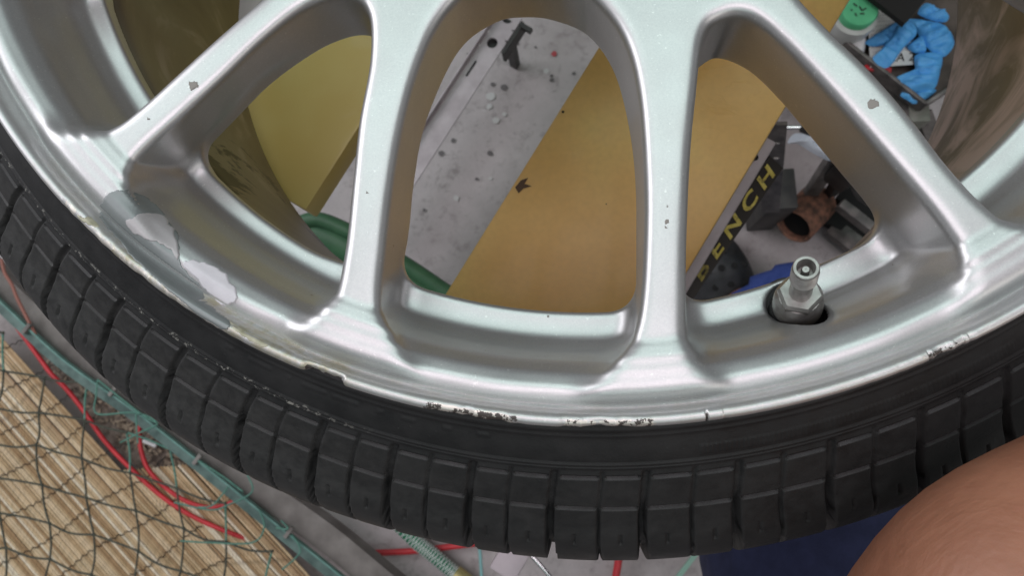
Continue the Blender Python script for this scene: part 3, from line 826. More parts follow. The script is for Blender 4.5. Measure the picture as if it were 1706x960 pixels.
# plate with real round holes: boolean-free, built as strips of rings
def plate_with_holes(L0, L1, W, holes, nseg=20):
    mb = MB(); hs_ = sorted(holes, key=lambda h: h[0][0]); x = L0
    def P(a, b, z=0.0): return a0+us*a-ws*b+Vector((0, 0, z))
    for (hx, hy), r in hs_:
        s0, s1 = hx-0.012, hx+0.012
        mb.add([P(x, 0), P(s0, 0), P(s0, W), P(x, W)], [(0, 1, 2, 3)])
        ring = []; sq = []
        for k in range(nseg):
            a = 2*math.pi*k/nseg; ring.append((hx+r*math.cos(a), hy+r*math.sin(a)))
            cx__, sy__ = math.cos(a), math.sin(a); m_ = 1/max(abs(cx__), abs(sy__))
            qx = hx+0.012*cx__*m_; qy = hy+sy__*m_*0.012
            qy = 0 if sy__*m_ < -0.999 else (W if sy__*m_ > 0.999 else W*(0.5+0.5*sy__*m_))
            sq.append((qx, qy))
        vs_ = [P(*p) for p in ring]+[P(*p) for p in sq]+[P(p[0], p[1], -.003) for p in ring]
        fs_ = []
        for k in range(nseg):
            j = (k+1) % nseg; fs_.append((nseg+k, nseg+j, j, k)); fs_.append((k, j, 2*nseg+j, 2*nseg+k))
        mb.add(vs_, fs_); x = s1
    mb.add([P(x, 0), P(L1, 0), P(L1, W), P(x, W)], [(0, 1, 2, 3)])
    mb.add([P(L0, 0), P(L1, 0), P(L1, 0, -.003), P(L0, 0, -.003)], [(0, 1, 2, 3)])
    return mb, P
pm, PP = plate_with_holes(0.0, L_+0.006, 0.030, holes)
low = pm.build('perforated_strip', M['steel_mauve'], bench)
MB().box(PP(L_/2, .019, -.012), L_, .018, .003, us).build('hole_backing', M['black_paint'], low)  # black plate added beneath so the strip's holes look dark
# upturned left flange, dark end bracket and its foot
MB().box(PP(L_/2, .0312, .004), L_, .002, .010, us).build('flange', M['steel_mauve'], low)
MB().box(PP(L_-0.022, -.003, -.014), .050, .005, .026, us, None, .001).build('end_bracket', M['black_paint'], low)
MB().box(PP(L_-0.002, -.010, -.004), .006, .018, .008, us).box(PP(L_-0.012, .012, -.07), .010, .012, .106, us).build('bracket_foot', M['black_paint'], low)
k_ = local(at(785, 114, zs_)); MB().box(PP(k_[0], k_[1], .0005), .024, .0022, .001, us).build('slot', M['black_hole'], low)
# legs and end frames of the bench, standing on the floor
def leg(p, q, w, h, mtl, name='leg'):
    return MB().bar(p, q, w, h, (0, 1, 0), .0015).build(name, mtl, bench, autosmooth=40)
for top_p, bot in ((brel(gapL-.055, .575, ZBD-.022), brel(gapL-.055, .575, FLOOR)), (brel(wR-.05, .575, ZBD-.022), brel(wR-.05, .575, FLOOR)), (at(440, 425, ZBD-.022), at(395, 650, FLOOR)), (at(1000, 565, ZBD-.022), at(1000, 640, FLOOR))):
    if True:
        leg(top_p, bot, .030, .030, M['black_paint'])
pl0, pl1 = at(1292, 205, -0.50), at(1283, 352, -0.70)
MB().bar(pl0, pl1, .022, .004, (0, 1, 0.3), .0008).build('leg_plate', M['grey_iron'], bench)
p0, p1 = at(1284, 300, -0.72), at(1283, 352, FLOOR)
MB().box(at(1281, 336, -0.76), .034, .050, .13, (1, .05, 0), None, .002).build('leg_foot', M['black_paint'], bench, autosmooth=40)
for px, py, z in ((1293, 237, -.54), (1291, 262, -.57)):
    MB().lathe([(.004, 0), (.004, .003), (.001, .0035)], 12, at(px, py, z)+Vector((0, 0, .004))).build('bolt', M['valve'], bench, autosmooth=40)
# cross rail linking the far legs
MB().bar(brel(gapL-0.05, 0.575, -0.30), brel(wR-.05, 0.575, -0.30), .02, .03).build('cross_rail', M['black_paint'], bench)

# green tray hanging below the gap
tr = empty('plastic_tray', at(620, 430, -0.45), 'dark green plastic tray edge under the bench gap', 'tray')
pts = [at(500, 372, -.45), at(522, 366, -.45), at(548, 371, -.45), at(600, 396, -.45), at(680, 444, -.45), at(745, 488, -.45), at(800, 525, -.45)]
MB().tube(crom(pts, 5), .0075, 12).build('rim', M['green_plastic'], tr, smooth=True)
lower = [p+Vector((-.012, -.028, -.010)) for p in pts]
b = MB(); n = len(pts)
c0 = crom(pts, 5); c1 = crom(lower, 5)
vv = []
for p, q in zip(c0, c1): vv += [p+Vector((0, -.002, -.002)), (p+q)/2+Vector((0, 0, .004)), q]
ff = []
for i in range(len(c0)-1):
    for k in range(2): ff.append((i*3+k, i*3+k+1, (i+1)*3+k+1, (i+1)*3+k))
b.add(vv, ff); o = b.build('side', M['green_plastic'], tr, smooth=True)
sol = o.modifiers.new('thick', 'SOLIDIFY'); sol.thickness = .003

# white paper beyond the rim at the upper left
q = [at(x, y, ZBD+.002) for x, y in ((381, -60), (470, -60), (425, 20), (388, 42))]
b = MB().prism([(p.x, p.y) for p in q], ZBD+.0005, ZBD+.002)
o = b.build('paper_sheet', M['paper']); tag(o, 'white sheet of paper behind the upper left spoke', 'paper')

# ------------------------------------------------------------------ SHELF OF TOOLS AT THE UPPER RIGHT
ZT = -0.60
tray = empty('metal_shelf', at(1500, 80, FLOOR), 'dark metal shelf with raised edge holding gloves and cards', 'shelf')
cor = [at(1300, 0, ZT), at(1426, 102, ZT), at(1532, 181, ZT), at(1720, 60, ZT), at(1600, -200, ZT), at(1300, -200, ZT)]
MB().prism([(p.x, p.y) for p in cor], ZT-.004, ZT).build('shelf_base', noisy('shelf_dark', (0.045, 0.032, 0.025), (0.11, 0.085, 0.07), 40, 0.6), tray)
def edge_bar(a, b, name='raised_edge'):
    return MB().bar(a+Vector((0, 0, .006)), b+Vector((0, 0, .006)), .004, .022, (0, 0, 1), .001).build(name, M['grey_iron'], tray, autosmooth=40)
edge_bar(cor[0], cor[2]); edge_bar(cor[2], cor[3])
MB().bar(at(1424, 112, ZT-.012), at(1530, 193, ZT-.012), .016, .003).build('shelf_lip', M['grey_iron'], tray)
for px, py in ((1532, 186), (1330, 30)):
    p = at(px, py, ZT-.01)
    MB().bar(p, Vector((p.x+.0, p.y-.0, FLOOR)), .022, .022, (0, 1, 0), .001).build('leg', noisy('shelf_leg%d' % px, (0.16, 0.17, 0.14), (0.26, 0.26, 0.23), 50, 0.5), tray, autosmooth=40)
MB().bar(at(1535, 190, -.66), at(1562, 262, -.70), .02, .012).build('brace', M['grey_iron'], tray)

# lidded pot
pot = empty('plastic_pot', at(1431, 8, ZT), 'small milky plastic pot with a green lid marked in black pen', 'pot')
pc = at(1433, 13, ZT+.047); pc.z = ZT
MB().lathe([(.0001, 0), (.020, 0), (.0235, .006), (.0245, .028), (.024, .034), (.021, .036), (.0001, .036)], 32, pc).build('pot_body', M['milky'], pot, autosmooth=50)
lid = MB().lathe([(.0195, .036), (.020, .044), (.0185, .0465), (.0001, .0468)], 32, pc).build('lid', M['lid_green'], pot, autosmooth=50)
mk = MB()
for (x0, y0, x1, y1) in ((1420, 10, 1426, 15), (1430, 15, 1434, 22), (1434, 22, 1441, 18), (1423, 26, 1425, 31), (1431, 27, 1438, 27), (1416, 20, 1418, 22)):
    zz_ = ZT+.0474; mk.bar(at(x0+2, y0-5, zz_), at(x1+2, y1-5, zz_), .0013, .0005)
mk.build('pen_marks', M['ink'], lid)

# two printed cards
def card(poly, z, label, rows, hand=None, grid=False):
    c = empty('notice_card', at(*poly[0], z), label, 'card', None)
    q = [at(x, y, z) for x, y in poly]
    MB().prism([(p.x, p.y) for p in q], z-.0008, z).build('paper', M['paper'], c)
    b = MB(); r_ = random.Random(len(poly)*7+rows)
    A, B, C2, D = q
    for i in range(rows):
        v = (i+.7)/(rows+1.2)
        u = .06
        while u < .93:
            wd = r_.uniform(.02, .05)
            if hand and v > .70: break
            P = A.lerp(B, u).lerp(D.lerp(C2, u), v); Q = A.lerp(B, u+wd*.6).lerp(D.lerp(C2, u+wd*.6), v)
            b.bar(P+Vector((0, 0, .0003)), Q+Vector((0, 0, .0003)), .0012 if not grid else .0006, .0002)
            u += wd+.02
    b.build('printed_lines', M['ink'], c)
    if hand:
        ax = (C2-D).normalized(); ay = Vector((-ax.y, ax.x, 0))
        text_obj(hand, .0135, D.lerp(C2, .60)+ay*.0085+Vector((0, 0, .0006)), ax, ay, M['ink'], 'handwriting', c, ext=.0001, shear=.25)
    return c
card([(1437, -8), (1500, -14), (1512, 26), (1452, 33)], ZT+.006, 'white printed card under the black box corner, rows of black print', 9)
card([(1446, 32), (1512, 27), (1522, 107), (1450, 112)], ZT+.010, 'white card with handwriting under the blue gloves', 10, 'CCA 2', True)

# crumpled tissue
def crumple(name, poly, z, hgt, mtl, label, cat, seed, parent=None, freq=3.0, n=26):
    q = [at(x, y, z) for x, y in poly]; cx0 = sum((p.x for p in q))/len(q); cy0 = sum((p.y for p in q))/len(q)
    ring = crom(q, 6, True); r_ = np.random.default_rng(seed); ph = r_.uniform(0, 6.28, (6, 3)); fr = r_.uniform(.6, 1.8, (6, 2))
    V = []; m_ = len(ring); R_ = 9
    size = max((p-q[0]).length for p in q)
    for k in range(R_+1):
        f = k/R_
        for i, p in enumerate(ring):
            x = cx0+(p.x-cx0)*f; y = cy0+(p.y-cy0)*f
            w = sum(abs(math.sin((x*fr[j, 0]+y*fr[j, 1]*(1 if j % 2 else -1))*freq*3/size+ph[j, 0])) for j in range(6))/6
            V.append((x, y, z+hgt*(1-f**4)*(0.35+w)))
    F_ = [tuple(x) for x in grid_faces(R_+1, m_, True)]
    b = MB(); b.add(V, F_); o = b.build(name, mtl, parent, smooth=True)
    if label: tag(o, label, cat)
    return o
crumple('tissue', [(1388, 42), (1402, 43), (1417, 47), (1440, 62), (1441, 82), (1433, 100), (1424, 96), (1405, 80)], ZT+.003, .012, M['tissue'], 'crumpled white tissue on the shelf beside the green lidded pot', 'tissue', 4, freq=2.2)

# nitrile gloves, limp and flattened: each finger or cuff a crumpled film hump
def fold(b, poly, z0, hgt, seed, ang):
    q = [at(x, y, z0) for x, y in poly]; ring = crom(q, 6, True); r_ = random.Random(seed)
    cx0 = sum(p.x for p in ring)/len(ring); cy0 = sum(p.y for p in ring)/len(ring)
    ca, sa = math.cos(ang), math.sin(ang); ph = [r_.uniform(0, 6.28) for _ in range(6)]
    V = []; K = 16; m_ = len(ring)
    for k in range(K+1):
        f = k/K
        for i, p in enumerate(ring):
            x = cx0+(p.x-cx0)*f; y = cy0+(p.y-cy0)*f
            u = (x*ca+y*sa)*1000; w = (-x*sa+y*ca)*1000
            rdg = (1-abs(math.sin(w*.34+.5*math.sin(u*.14+ph[0])+ph[1])))*.55+(1-abs(math.sin(w*.8+u*.16+ph[2])))*.25+.35*math.sin(u*.23+ph[3])*math.sin(w*.2+ph[4])
            V.append((x, y, z0+(1-f**5)*(hgt*.55+hgt*.75*rdg)+.0004*math.sin(i*2.1)))
    b.add(V, [tuple(t_) for t_ in grid_faces(K+1, m_, True)])
gl = [
 ('crumpled blue nitrile glove lying across the white card, two fingers to the left', [
   ([(1443, 68), (1470, 50), (1498, 34), (1514, 38), (1500, 60), (1480, 72), (1460, 77), (1446, 75)], .012, .006, -.6),
   ([(1514, 32), (1545, 34), (1574, 42), (1590, 70), (1574, 94), (1555, 88), (1540, 74), (1528, 54)], .012, .009, .6),
   ([(1510, 76), (1524, 66), (1536, 60), (1543, 84), (1531, 89), (1518, 85)], .012, .008, .2),
   ([(1500, 35), (1520, 38), (1527, 56), (1505, 80), (1478, 113), (1454, 98), (1470, 80), (1488, 56)], .017, .007, -.9)]),
 ('folded blue nitrile glove beside the black box corner at the shelf end', [
   ([(1541, 5), (1556, 12), (1580, 24), (1576, 36), (1558, 35), (1540, 29), (1529, 21)], .012, .008, .5)]),
 ('wrinkled blue nitrile glove at the front edge of the shelf', [
   ([(1500, 158), (1515, 147), (1558, 148), (1550, 160), (1526, 173), (1512, 167)], .008, .006, .2),
   ([(1526, 91), (1568, 89), (1566, 120), (1556, 148), (1530, 152), (1506, 147), (1492, 137), (1494, 128), (1512, 121), (1524, 115)], .013, .010, .1)]),
]
for i, (lab, lobes) in enumerate(gl):
    b = MB()
    for j, (poly_, dz_, hg_, an_) in enumerate(lobes): fold(b, poly_, ZT+dz_, hg_, i*5+j, an_)
    o = b.build('nitrile_glove', M['blue_nitrile'], smooth=True); tag(o, lab, 'glove', 'blue gloves on the shelf')

# black box, corner in view
q = [at(1508, 39, ZT+.06), at(1440, -14, ZT+.06), at(1492, -75, ZT+.06), at(1560, -22, ZT+.06)]
b = MB().prism([(p.x, p.y) for p in q], ZT+.052, ZT+.06)
tag(b.build('black_box', mat('matt_black', (0.012, 0.011, 0.010), 0.8)), 'matt black box corner above the cards', 'box')
tag(MB().bar(at(1440, 112, ZT+.006), at(1484, 118, ZT+.006), .006, .005, (0, 0, 1), .001).build('red_marker', M['red']), 'red pen sticking out below the white card', 'pen')

# screwdriver, plastic film
sd = empty('screwdriver', at(1330, 212, -.52), 'screwdriver with bright shaft and black handle beside the board', 'screwdriver')
a, b2, c2 = at(1299, 212, -.52), at(1334, 212, -.52), at(1420, 228, -.52)
MB().tube([a, b2], .0021, 12).build('shaft', M['chrome'], sd, autosmooth=40)
MB().tube([b2, b2.lerp(c2, .15), b2.lerp(c2, .3), b2.lerp(c2, .95), c2], [.0045, .0062, .0068, .0068, .005], 14).build('handle', M['black_paint'], sd, smooth=True)
crumple('plastic_film', [(1312, 238), (1324, 222), (1345, 224), (1366, 230), (1396, 250), (1384, 268), (1352, 254), (1330, 240)], -.62, .010, M['film'], 'scrap of clear bluish plastic film below the screwdriver', 'plastic', 9, freq=1.6)

# rusty pipe stub and the iron stand behind it
pa, pb = at(1322, 378, FLOOR+.060), at(1362, 336, FLOOR+.036)
ax_ = (pb-pa).normalized()
rp = MB().lathe([(.021, .05), (.021, .002), (.0235, 0), (.026, .002), (.026, .060), (.024, .064), (.018, .066)], 36, pa, ax_)
ro = rp.build('pipe_stub', M['rust'], smooth=False, autosmooth=50)
MB().lathe([(.0207, .012), (.0207, .010), (.0001, .010)], 24, pa, ax_).build('bore_shade', M['black_hole'], ro)  # black disc stands in for the shade inside the pipe
tag(ro, 'short rusty iron pipe with its open end facing the wheel valve', 'pipe')
st = empty('iron_stand', at(1410, 350, FLOOR), 'black and grey iron stand bars behind the rusty pipe', 'stand')
def ib(a, za, b, zb, w, h, mtl, name): return MB().bar(at(*a, za), at(*b, zb), w, h, (0, 0, 1), .0012).build(name, mtl, st, autosmooth=40)
ib((1345, 330), -.78, (1398, 250), -.66, .016, .014, M['grey_iron'], 'upright')
ib((1382, 325), -.78, (1422, 262), -.66, .020, .012, M['black_paint'], 'upright')
ib((1398, 340), -.74, (1475, 400), -.74, .012, .02, M['grey_iron'], 'base_bar')
ib((1385, 378), -.80, (1450, 428), -.79, .024, .016, M['grey_iron'], 'base_bar')
ib((1370, 356), -.80, (1480, 420), -.80, .022, .02, M['black_hole'], 'base_bar')
ib((1400, 322), -.78, (1490, 372), -.76, .026, .02, M['black_hole'], 'base_bar')
ib((1392, 300), -.72, (1440, 262), -.62, .03, .02, M['black_paint'], 'upright')
ib((1415, 268), -.64, (1450, 340), -.70, .008, .01, M['grey_iron'], 'strut')
b = MB().tube(crom([at(1400, 262, -.6), at(1418, 290, -.6), at(1430, 325, -.64), at(1462, 345, -.66)], 6), .004, 8); b.build('hose_loop', M['black_paint'], st, smooth=True)

# ------------------------------------------------------------------ LOWER LEFT: mat, net, rail, cords
ZM = FLOOR+0.075
# bamboo blind: separate slats, the 300 that show largest are parts
matt = empty('bamboo_mat', at(150, 800, ZM), 'split bamboo mat under the netting at the lower left', 'mat')
md = (at(330, 960, ZM)-at(0, 590, ZM)).normalized(); mn = Vector((-md.y, md.x, 0))     # mn points up-right
m_org = at(0, 590, ZM)
slat_mats = []
for i in range(6):
    cA = [(.58, .43, .26), (.68, .53, .35), (.50, .35, .20), (.80, .68, .52), (.40, .26, .14), (.63, .47, .29)][i]
    mm = mat('bamboo%d' % i, cA, .32); t = NT(mm); v = t.coord((1, 1, 1), (0, 0, -math.atan2(md.y, md.x)))
    mp = t.n('ShaderNodeMapping'); mp.inputs['Scale'].default_value = (9, 160, 9); t.l(v, mp.inputs[0])
    t.color(t.ramp(t.noise(mp.outputs[0], 3, 5), [(.3, tuple(x*.55 for x in cA)), (.5, cA), (.75, tuple(min(x*1.2, .85) for x in cA))]))
    slat_mats.append(mm)
sw = .0038
slat_me = []
for i in range(6):
    bm = bmesh.new(); bmesh.ops.create_cube(bm, size=1)
    for v in bm.verts: v.co = Vector((v.co.x*.80, v.co.y*(sw*.90), v.co.z*.0022))
    bmesh.ops.bevel(bm, geom=[e for e in bm.edges if abs((e.verts[0].co-e.verts[1].co).x) > .1], offset=.0007, segments=1, affect='EDGES')
    me = bpy.data.meshes.new('slat'); bm.to_mesh(me); bm.free(); me.materials.append(slat_mats[i]); slat_me.append(me)
ang = math.atan2(md.y, md.x)
base_in = Matrix.Translation(-matt.location)
for k in range(-72, 28):
    off = k*sw
    o = bpy.data.objects.new('slat', slat_me[rnd.randrange(6)]); COL.objects.link(o); o.parent = matt; o.matrix_parent_inverse = base_in
    o.location = m_org+mn*off+md*(.30+rnd.uniform(-.003, .003))+Vector((0, 0, rnd.uniform(-.0006, .0006))); o.rotation_euler = (rnd.uniform(-.06, .06), 0, ang+rnd.uniform(-.003, .003))
    if k > 4:   # slats right of the dirt start further down
        o.location = m_org+mn*off+md*(.30+.345+(k-5)*.0033)+Vector((0, 0, rnd.uniform(-.0005, .0005)))
# dark zigzag strands across the slats
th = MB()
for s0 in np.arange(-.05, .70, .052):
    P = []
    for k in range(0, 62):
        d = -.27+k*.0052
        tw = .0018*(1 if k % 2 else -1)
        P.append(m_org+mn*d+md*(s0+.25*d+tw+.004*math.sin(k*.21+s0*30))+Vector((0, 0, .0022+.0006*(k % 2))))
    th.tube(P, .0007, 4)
tag(th.build('zigzag_strand', M['twine'], matt), kind='stuff')

# netting: knotted cords
ZN = ZM+.035
net = empty('netting', at(150, 800, ZN), 'green and grey knotted netting stretched over the bamboo mat', 'net')
def npt(i, j):
    r_ = random.Random(i*131+j*17)
    x = -150+i*74+(j % 2)*0+10*math.sin(j*1.1+i*.5); y = 505+j*64+i*19+12*math.sin(i*.9+j*.4)
    return x+r_.uniform(-4, 4), y+r_.uniform(-4, 4)
def railx(y): return np.interp(y, [490, 600, 686, 769, 892, 960, 1100], [-30, 96, 222, 325, 476, 556, 730])
NB = [MB(), MB(), MB()]
def inside(p): return p[0] < railx(p[1])-2
for i in range(0, 11):
    for j in range(-4, 10):
        a = npt(i, j)
        if not inside(a): continue
        for (ii, jj) in ((i+1, j), (i, j+1)):
            c = npt(ii, jj)
            if not inside(c): continue
            r_ = random.Random(i*7+j*77+ii)
            mx = ((a[0]+c[0])/2+r_.uniform(-4, 4), (a[1]+c[1])/2+r_.uniform(-2, 7))
            z1, z2 = ZN+.004*math.sin(a[0]*.02), ZN+.004*math.sin(c[0]*.02)
            P = crom([at(*a, z1), at(*mx, (z1+z2)/2-.004), at(*c, z2)], 5)
            near = a[0] > railx(a[1])-60
            (NB[1] if near else NB[0]).tube(P, .00140, 6)
        k = at(*a, ZN+.004*math.sin(a[0]*.02)); NB[2].lathe([(.0001, -.002), (.0021, -.001), (.0024, 0), (.0018, .0015), (.0001, .002)], 8, k)
NB[0].build('cord', M['net'], net, smooth=True); NB[1].build('cord', M['net_green'], net, smooth=True); tag(NB[2].build('knots', M['net'], net, smooth=True), kind='stuff')
# loops that lash the net to the rail
lo = MB()
for pts in ([(163, 632), (160, 660), (162, 690), (225, 688), (262, 705), (236, 720), (200, 738)], [(226, 686), (228, 716), (230, 740)],
            [(262, 705), (240, 694), (190, 655), (164, 634)], [(412, 792), (420, 820), (380, 842), (350, 850), (290, 838)], [(380, 812), (355, 842), (330, 846)],
            [(330, 768), (372, 795), (405, 820)], [(432, 850), (440, 880), (420, 905), (350, 905), (300, 902)], [(468, 868), (480, 882), (460, 880)], [(486, 892), (500, 920), (470, 950)]):
    lo.tube(crom([at(x, y, ZN+.02) for x, y in pts], 6), .0011, 6)
lo.build('lashing', M['net_green'], net, smooth=True)

# dirt strip between mat and rail
ZD = FLOOR+.05
dirt = MB()
poly = [(40, 545), (110, 560), (200, 640), (330, 760), (420, 845), (440, 900), (395, 880), (330, 850), (240, 790), (150, 705), (80, 620)]
n_ = 0
q = [at(x, y, ZD) for x, y in poly]
b = MB().prism([(p.x, p.y) for p in q], FLOOR+.002, ZD)
md_ = noisy('dirt', (0.075, 0.055, 0.042), (0.23, 0.185, 0.155), 90, .95, 0, .9, 160, .004)
tag(b.build('dirt', md_), kind='structure')
lf = MB(); r_ = random.Random(11)
for _ in range(420):
    s_t = r_.random(); x = np.interp(s_t, [0, .5, 1], [90, 235, 415])+r_.uniform(-28, 30); y = np.interp(s_t, [0, .5, 1], [590, 730, 870])+r_.uniform(-28, 18)
    c = at(x, y, ZD+r_.uniform(.001, .006)); a = r_.uniform(0, 6.28); L0 = r_.uniform(.002, .009); W0 = r_.uniform(.0008, .003)
    d1_ = Vector((math.cos(a), math.sin(a), r_.uniform(-.3, .3)))*L0; d2_ = Vector((-math.sin(a), math.cos(a), r_.uniform(-.3, .3)))*W0
    lf.add([c-d1_, c-d2_, c+d1_, c+d2_], [(0, 1, 2, 3)])
tag(lf.build('leaf_litter', noisy('litter', (0.10, 0.07, 0.05), (0.38, 0.30, 0.22), 150, .9)), 'dry brown leaf litter and grit between mat and rail', None, None, 'stuff')
# black twine curled on the dirt
b = MB().tube(crom([at(x, y, ZD+.008) for x, y in ((276, 762), (264, 772), (260, 784), (272, 792), (292, 790), (312, 782), (324, 796), (330, 816), (340, 820), (346, 806), (342, 792))], 6), .0011, 6)
tag(b.build('black_twine', M['twine'], smooth=True), 'loose curl of black twine lying on the dirt', 'twine')
b = MB().tube([at(239, 735, ZD+.012), at(260, 744, ZD+.012)], .0027, 10)
tag(b.build('white_stub', M['white_metal'], autosmooth=40), 'small white stub beside the red cable', 'stub')

# red air lines
def cable(pts, z, r, label, name='red_cable', mtl=None, group='red cables on the ground'):
    b = MB().tube(crom([at(x, y, z+(dz[0] if dz else 0)) for x, y, *dz in pts], 8), r, 12)
    o = b.build(name, mtl or M['red'], smooth=True); tag(o, label, 'cable', group); return o
cable([(10, 520), (68, 600), (86, 624), (112, 650), (139, 684), (176, 737), (225, 788), (270, 828), (319, 860), (379, 887), (430, 905, -.02)], ZM+.008, .0030, 'long red cable along the edge of the bamboo mat')
cable([(233, 700), (232, 716), (235, 750), (248, 784), (277, 814), (311, 836), (349, 846), (385, 838), (430, 815, -.01)], ZM+.014, .0029, 'short red cable curving under the teal rail')
cable([(560, 922), (620, 922), (690, 919), (740, 913), (830, 900), (900, 880)], FLOOR+.01, .0042, 'red cable crossing under the green braided hose')
cable([(1020, 1000), (1028, 950), (1034, 920), (1050, 880)], FLOOR+.02, .0050, 'red cable end below the tyre near the centre')
cable([(2, 432), (8, 455), (20, 475), (30, 500), (60, 560)], FLOOR+.12, .0022, 'thin brownish red cord at the left edge beside the tyre', mtl=mat('brown_cord', (.30, .12, .09), .6))
b = MB().tube(crom([at(x, y, FLOOR+.03) for x, y in ((796, 890), (800, 925), (803, 975))], 5), .0022, 8)
tag(b.build('cyan_cord', mat('cyan', (.25, .50, .50), .5), smooth=True), 'thin pale cyan cord below the tyre beside the braided hose', 'cord')
b = MB().bar(at(1120, 975, FLOOR+.04), at(1166, 915, FLOOR+.04), .006, .003)
tag(b.build('mint_strip', mat('mint', (.30, .52, .42), .5)), 'thin mint strip beside the navy trousers', 'strip')

# green braided hose with brass coupling
ho = empty('braided_hose', at(720, 930, FLOOR+.03), 'green hose with white braid and a brass end below the tyre', 'hose')
hp = crom([at(x, y, FLOOR+.03) for x, y in ((650, 860), (690, 900), (722, 926), (756, 955), (764, 962))], 10)
mh = mat('braided', (.05, .25, .14), .35); t = NT(mh); M['hose'] = mh
t.color(t.ramp(t.noise(t.coord(), 120, 3), [(.3, (.02, .14, .075)), (.7, (.04, .22, .12))]))
MB().tube(hp, .0095, 18).build('hose_body', mh, ho, smooth=True)
br = MB(); L_h = len(hp)
for s_ in (1, -1):
    for ph in range(3):
        P = []
        for i in range(0, (L_h-1)*6):
            f = i/6; k = int(f); u = f-k; p = hp[k].lerp(hp[min(k+1, L_h-1)], u); tdir = (hp[min(k+1, L_h-1)]-hp[k]).normalized()
            up = Vector((0, 0, 1)); w = tdir.cross(up).normalized(); a = s_*i*.28+ph*2*math.pi/3
            P.append(p+(w*math.cos(a)+up*math.sin(a))*.0097)
        br.tube(P, .00045, 4)
tag(br.build('braid', M['white_metal'], ho), kind='stuff')
MB().tube([at(758, 956, FLOOR+.03), at(800, 990, FLOOR+.03)], .0115, 18).build('coupling', noisy('brass', (.42, .36, .14), (.52, .46, .22), 200, .45, .5), ho, autosmooth=40)
b = MB().tube(crom([at(x, y, FLOOR+.05) for x, y in ((884, 925), (898, 940), (912, 956), (922, 970))], 4), [.001]+[.003]*12, 8, .5)
tag(b.build('metal_spike', M['chrome'], smooth=True), 'thin shiny metal spike on the concrete below the tyre', 'spike')

# teal angle rail and grey plank beside the tyre
ZR = ZN+.01
rl = empty('teal_rail', at(325, 769, ZR), 'long teal painted metal rail running beside the netting', 'rail')
rp_ = [(-60, 458), (0, 512), (101, 606), (222, 693), (325, 774), (476, 897), (562, 966), (700, 1080)]
c_ = crom([at(x, y, ZR) for x, y in rp_], 4)
b = MB()
for i in range(len(c_)-1): pass
def ribbon(pts, wid, thick, dz=0.0):
    b = MB(); V = []; n = len(pts)
    for i, p in enumerate(pts):
        tdir = (pts[min(i+1, n-1)]-pts[max(i-1, 0)]).normalized(); w = Vector((-tdir.y, tdir.x, 0)).normalized()
        for a_, z_ in ((-wid/2, 0), (wid/2, 0), (wid/2, -thick), (-wid/2, -thick)): V.append(p+w*a_+Vector((0, 0, z_+dz)))
    F_ = []
    for i in range(n-1):
        for k in range(4): F_.append((i*4+k, i*4+(k+1) % 4, (i+1)*4+(k+1) % 4, (i+1)*4+k))
    F_ += [(0, 1, 2, 3), ((n-1)*4, (n-1)*4+3, (n-1)*4+2, (n-1)*4+1)]
    b.add(V, F_); return b
ribbon(c_, .0125, .003).build('flange', M['teal_rail'], rl)
up = [p+Vector((.0040, .0050, .0035)) for p in c_]
ribbon(up, .0022, .008).build('raised_edge', M['teal_edge'], rl)
for px, py in ((186, 652), (326, 766), (478, 888), (42, 548)):
    MB().box(at(px+3, py, ZR+.004), .005, .015, .006, (1, -.75, 0), None, .0008).build('clip', M['grey_plank'], rl)
pk = crom([at(x, y, ZR-.02) for x, y in [(-60, 420), (0, 480), (70, 545), (150, 612), (245, 690), (345, 765), (440, 825), (540, 895), (625, 965), (760, 1080)]], 4)
o = ribbon(pk, .034, .030).build('grey_plank', M['grey_plank']); tag(o, 'dusty grey plank between the teal rail and the tyre', 'plank')

# ------------------------------------------------------------------ THE PERSON (forearm lower right, leg and clog)
person = empty('person', at(1300, 700, FLOOR), 'person crouching in navy trousers and black clog, bare forearm reaching over the tyre', 'person')
def skin_chain(name, chains, mtl, parent, subdiv=2):
    """chains: list of lists of (point, radius); joined where points coincide"""
    V = []; E = []; R = []; key = {}
    for ch in chains:
        prev = None
        for p, r in ch:
            k = (round(p[0], 4), round(p[1], 4), round(p[2], 4))
            if k not in key: key[k] = len(V); V.append(tuple(p)); R.append(r if hasattr(r, '__len__') else (r, r))
            i = key[k]
            if prev is not None: E.append((prev, i))
            prev = i
    me = bpy.data.meshes.new(name); me.from_pydata(V, E, []); me.update()
    o = bpy.data.objects.new(name, me); COL.objects.link(o); me.materials.append(mtl)
    sk = o.modifiers.new('skin', 'SKIN'); sk.use_smooth_shade = True; sk.branch_smoothing = .6
    for i, r in enumerate(R): me.skin_vertices[0].data[i].radius = r
    me.skin_vertices[0].data[0].use_root = True
    s2_ = o.modifiers.new('sub', 'SUBSURF'); s2_.levels = subdiv; s2_.render_levels = subdiv
    if parent is not None: o.parent = parent; o.matrix_parent_inverse = Matrix.Translation(-parent.location)
    return o
hip = at(1500, 1500, -.34); hipR = at(1900, 1450, -.34)
chest = at(1750, 2050, -.10); pelv = (hip+hipR)/2+Vector((0, -.02, -.01))
shoulder = at(1900, 2000, -.06)
elbow = at(1500, 1290, -.030); fore = at(1650, 1085, -.008); f2 = at(1780, 950, .0); wrist = at(1960, 810, .0); palm = at(2110, 720, -.006)
knee = at(1350, 905, -.40); ankle = at(1262, 535, -.755); heel = at(1262, 505, FLOOR+.03); toe = at(1216, 492, FLOOR+.050)
kneeR = at(1960, 980, -.40); ankR = at(1900, 560, -.765); toeR = at(1880, 470, FLOOR+.03)
neck = chest+Vector((0, -.02, .16))
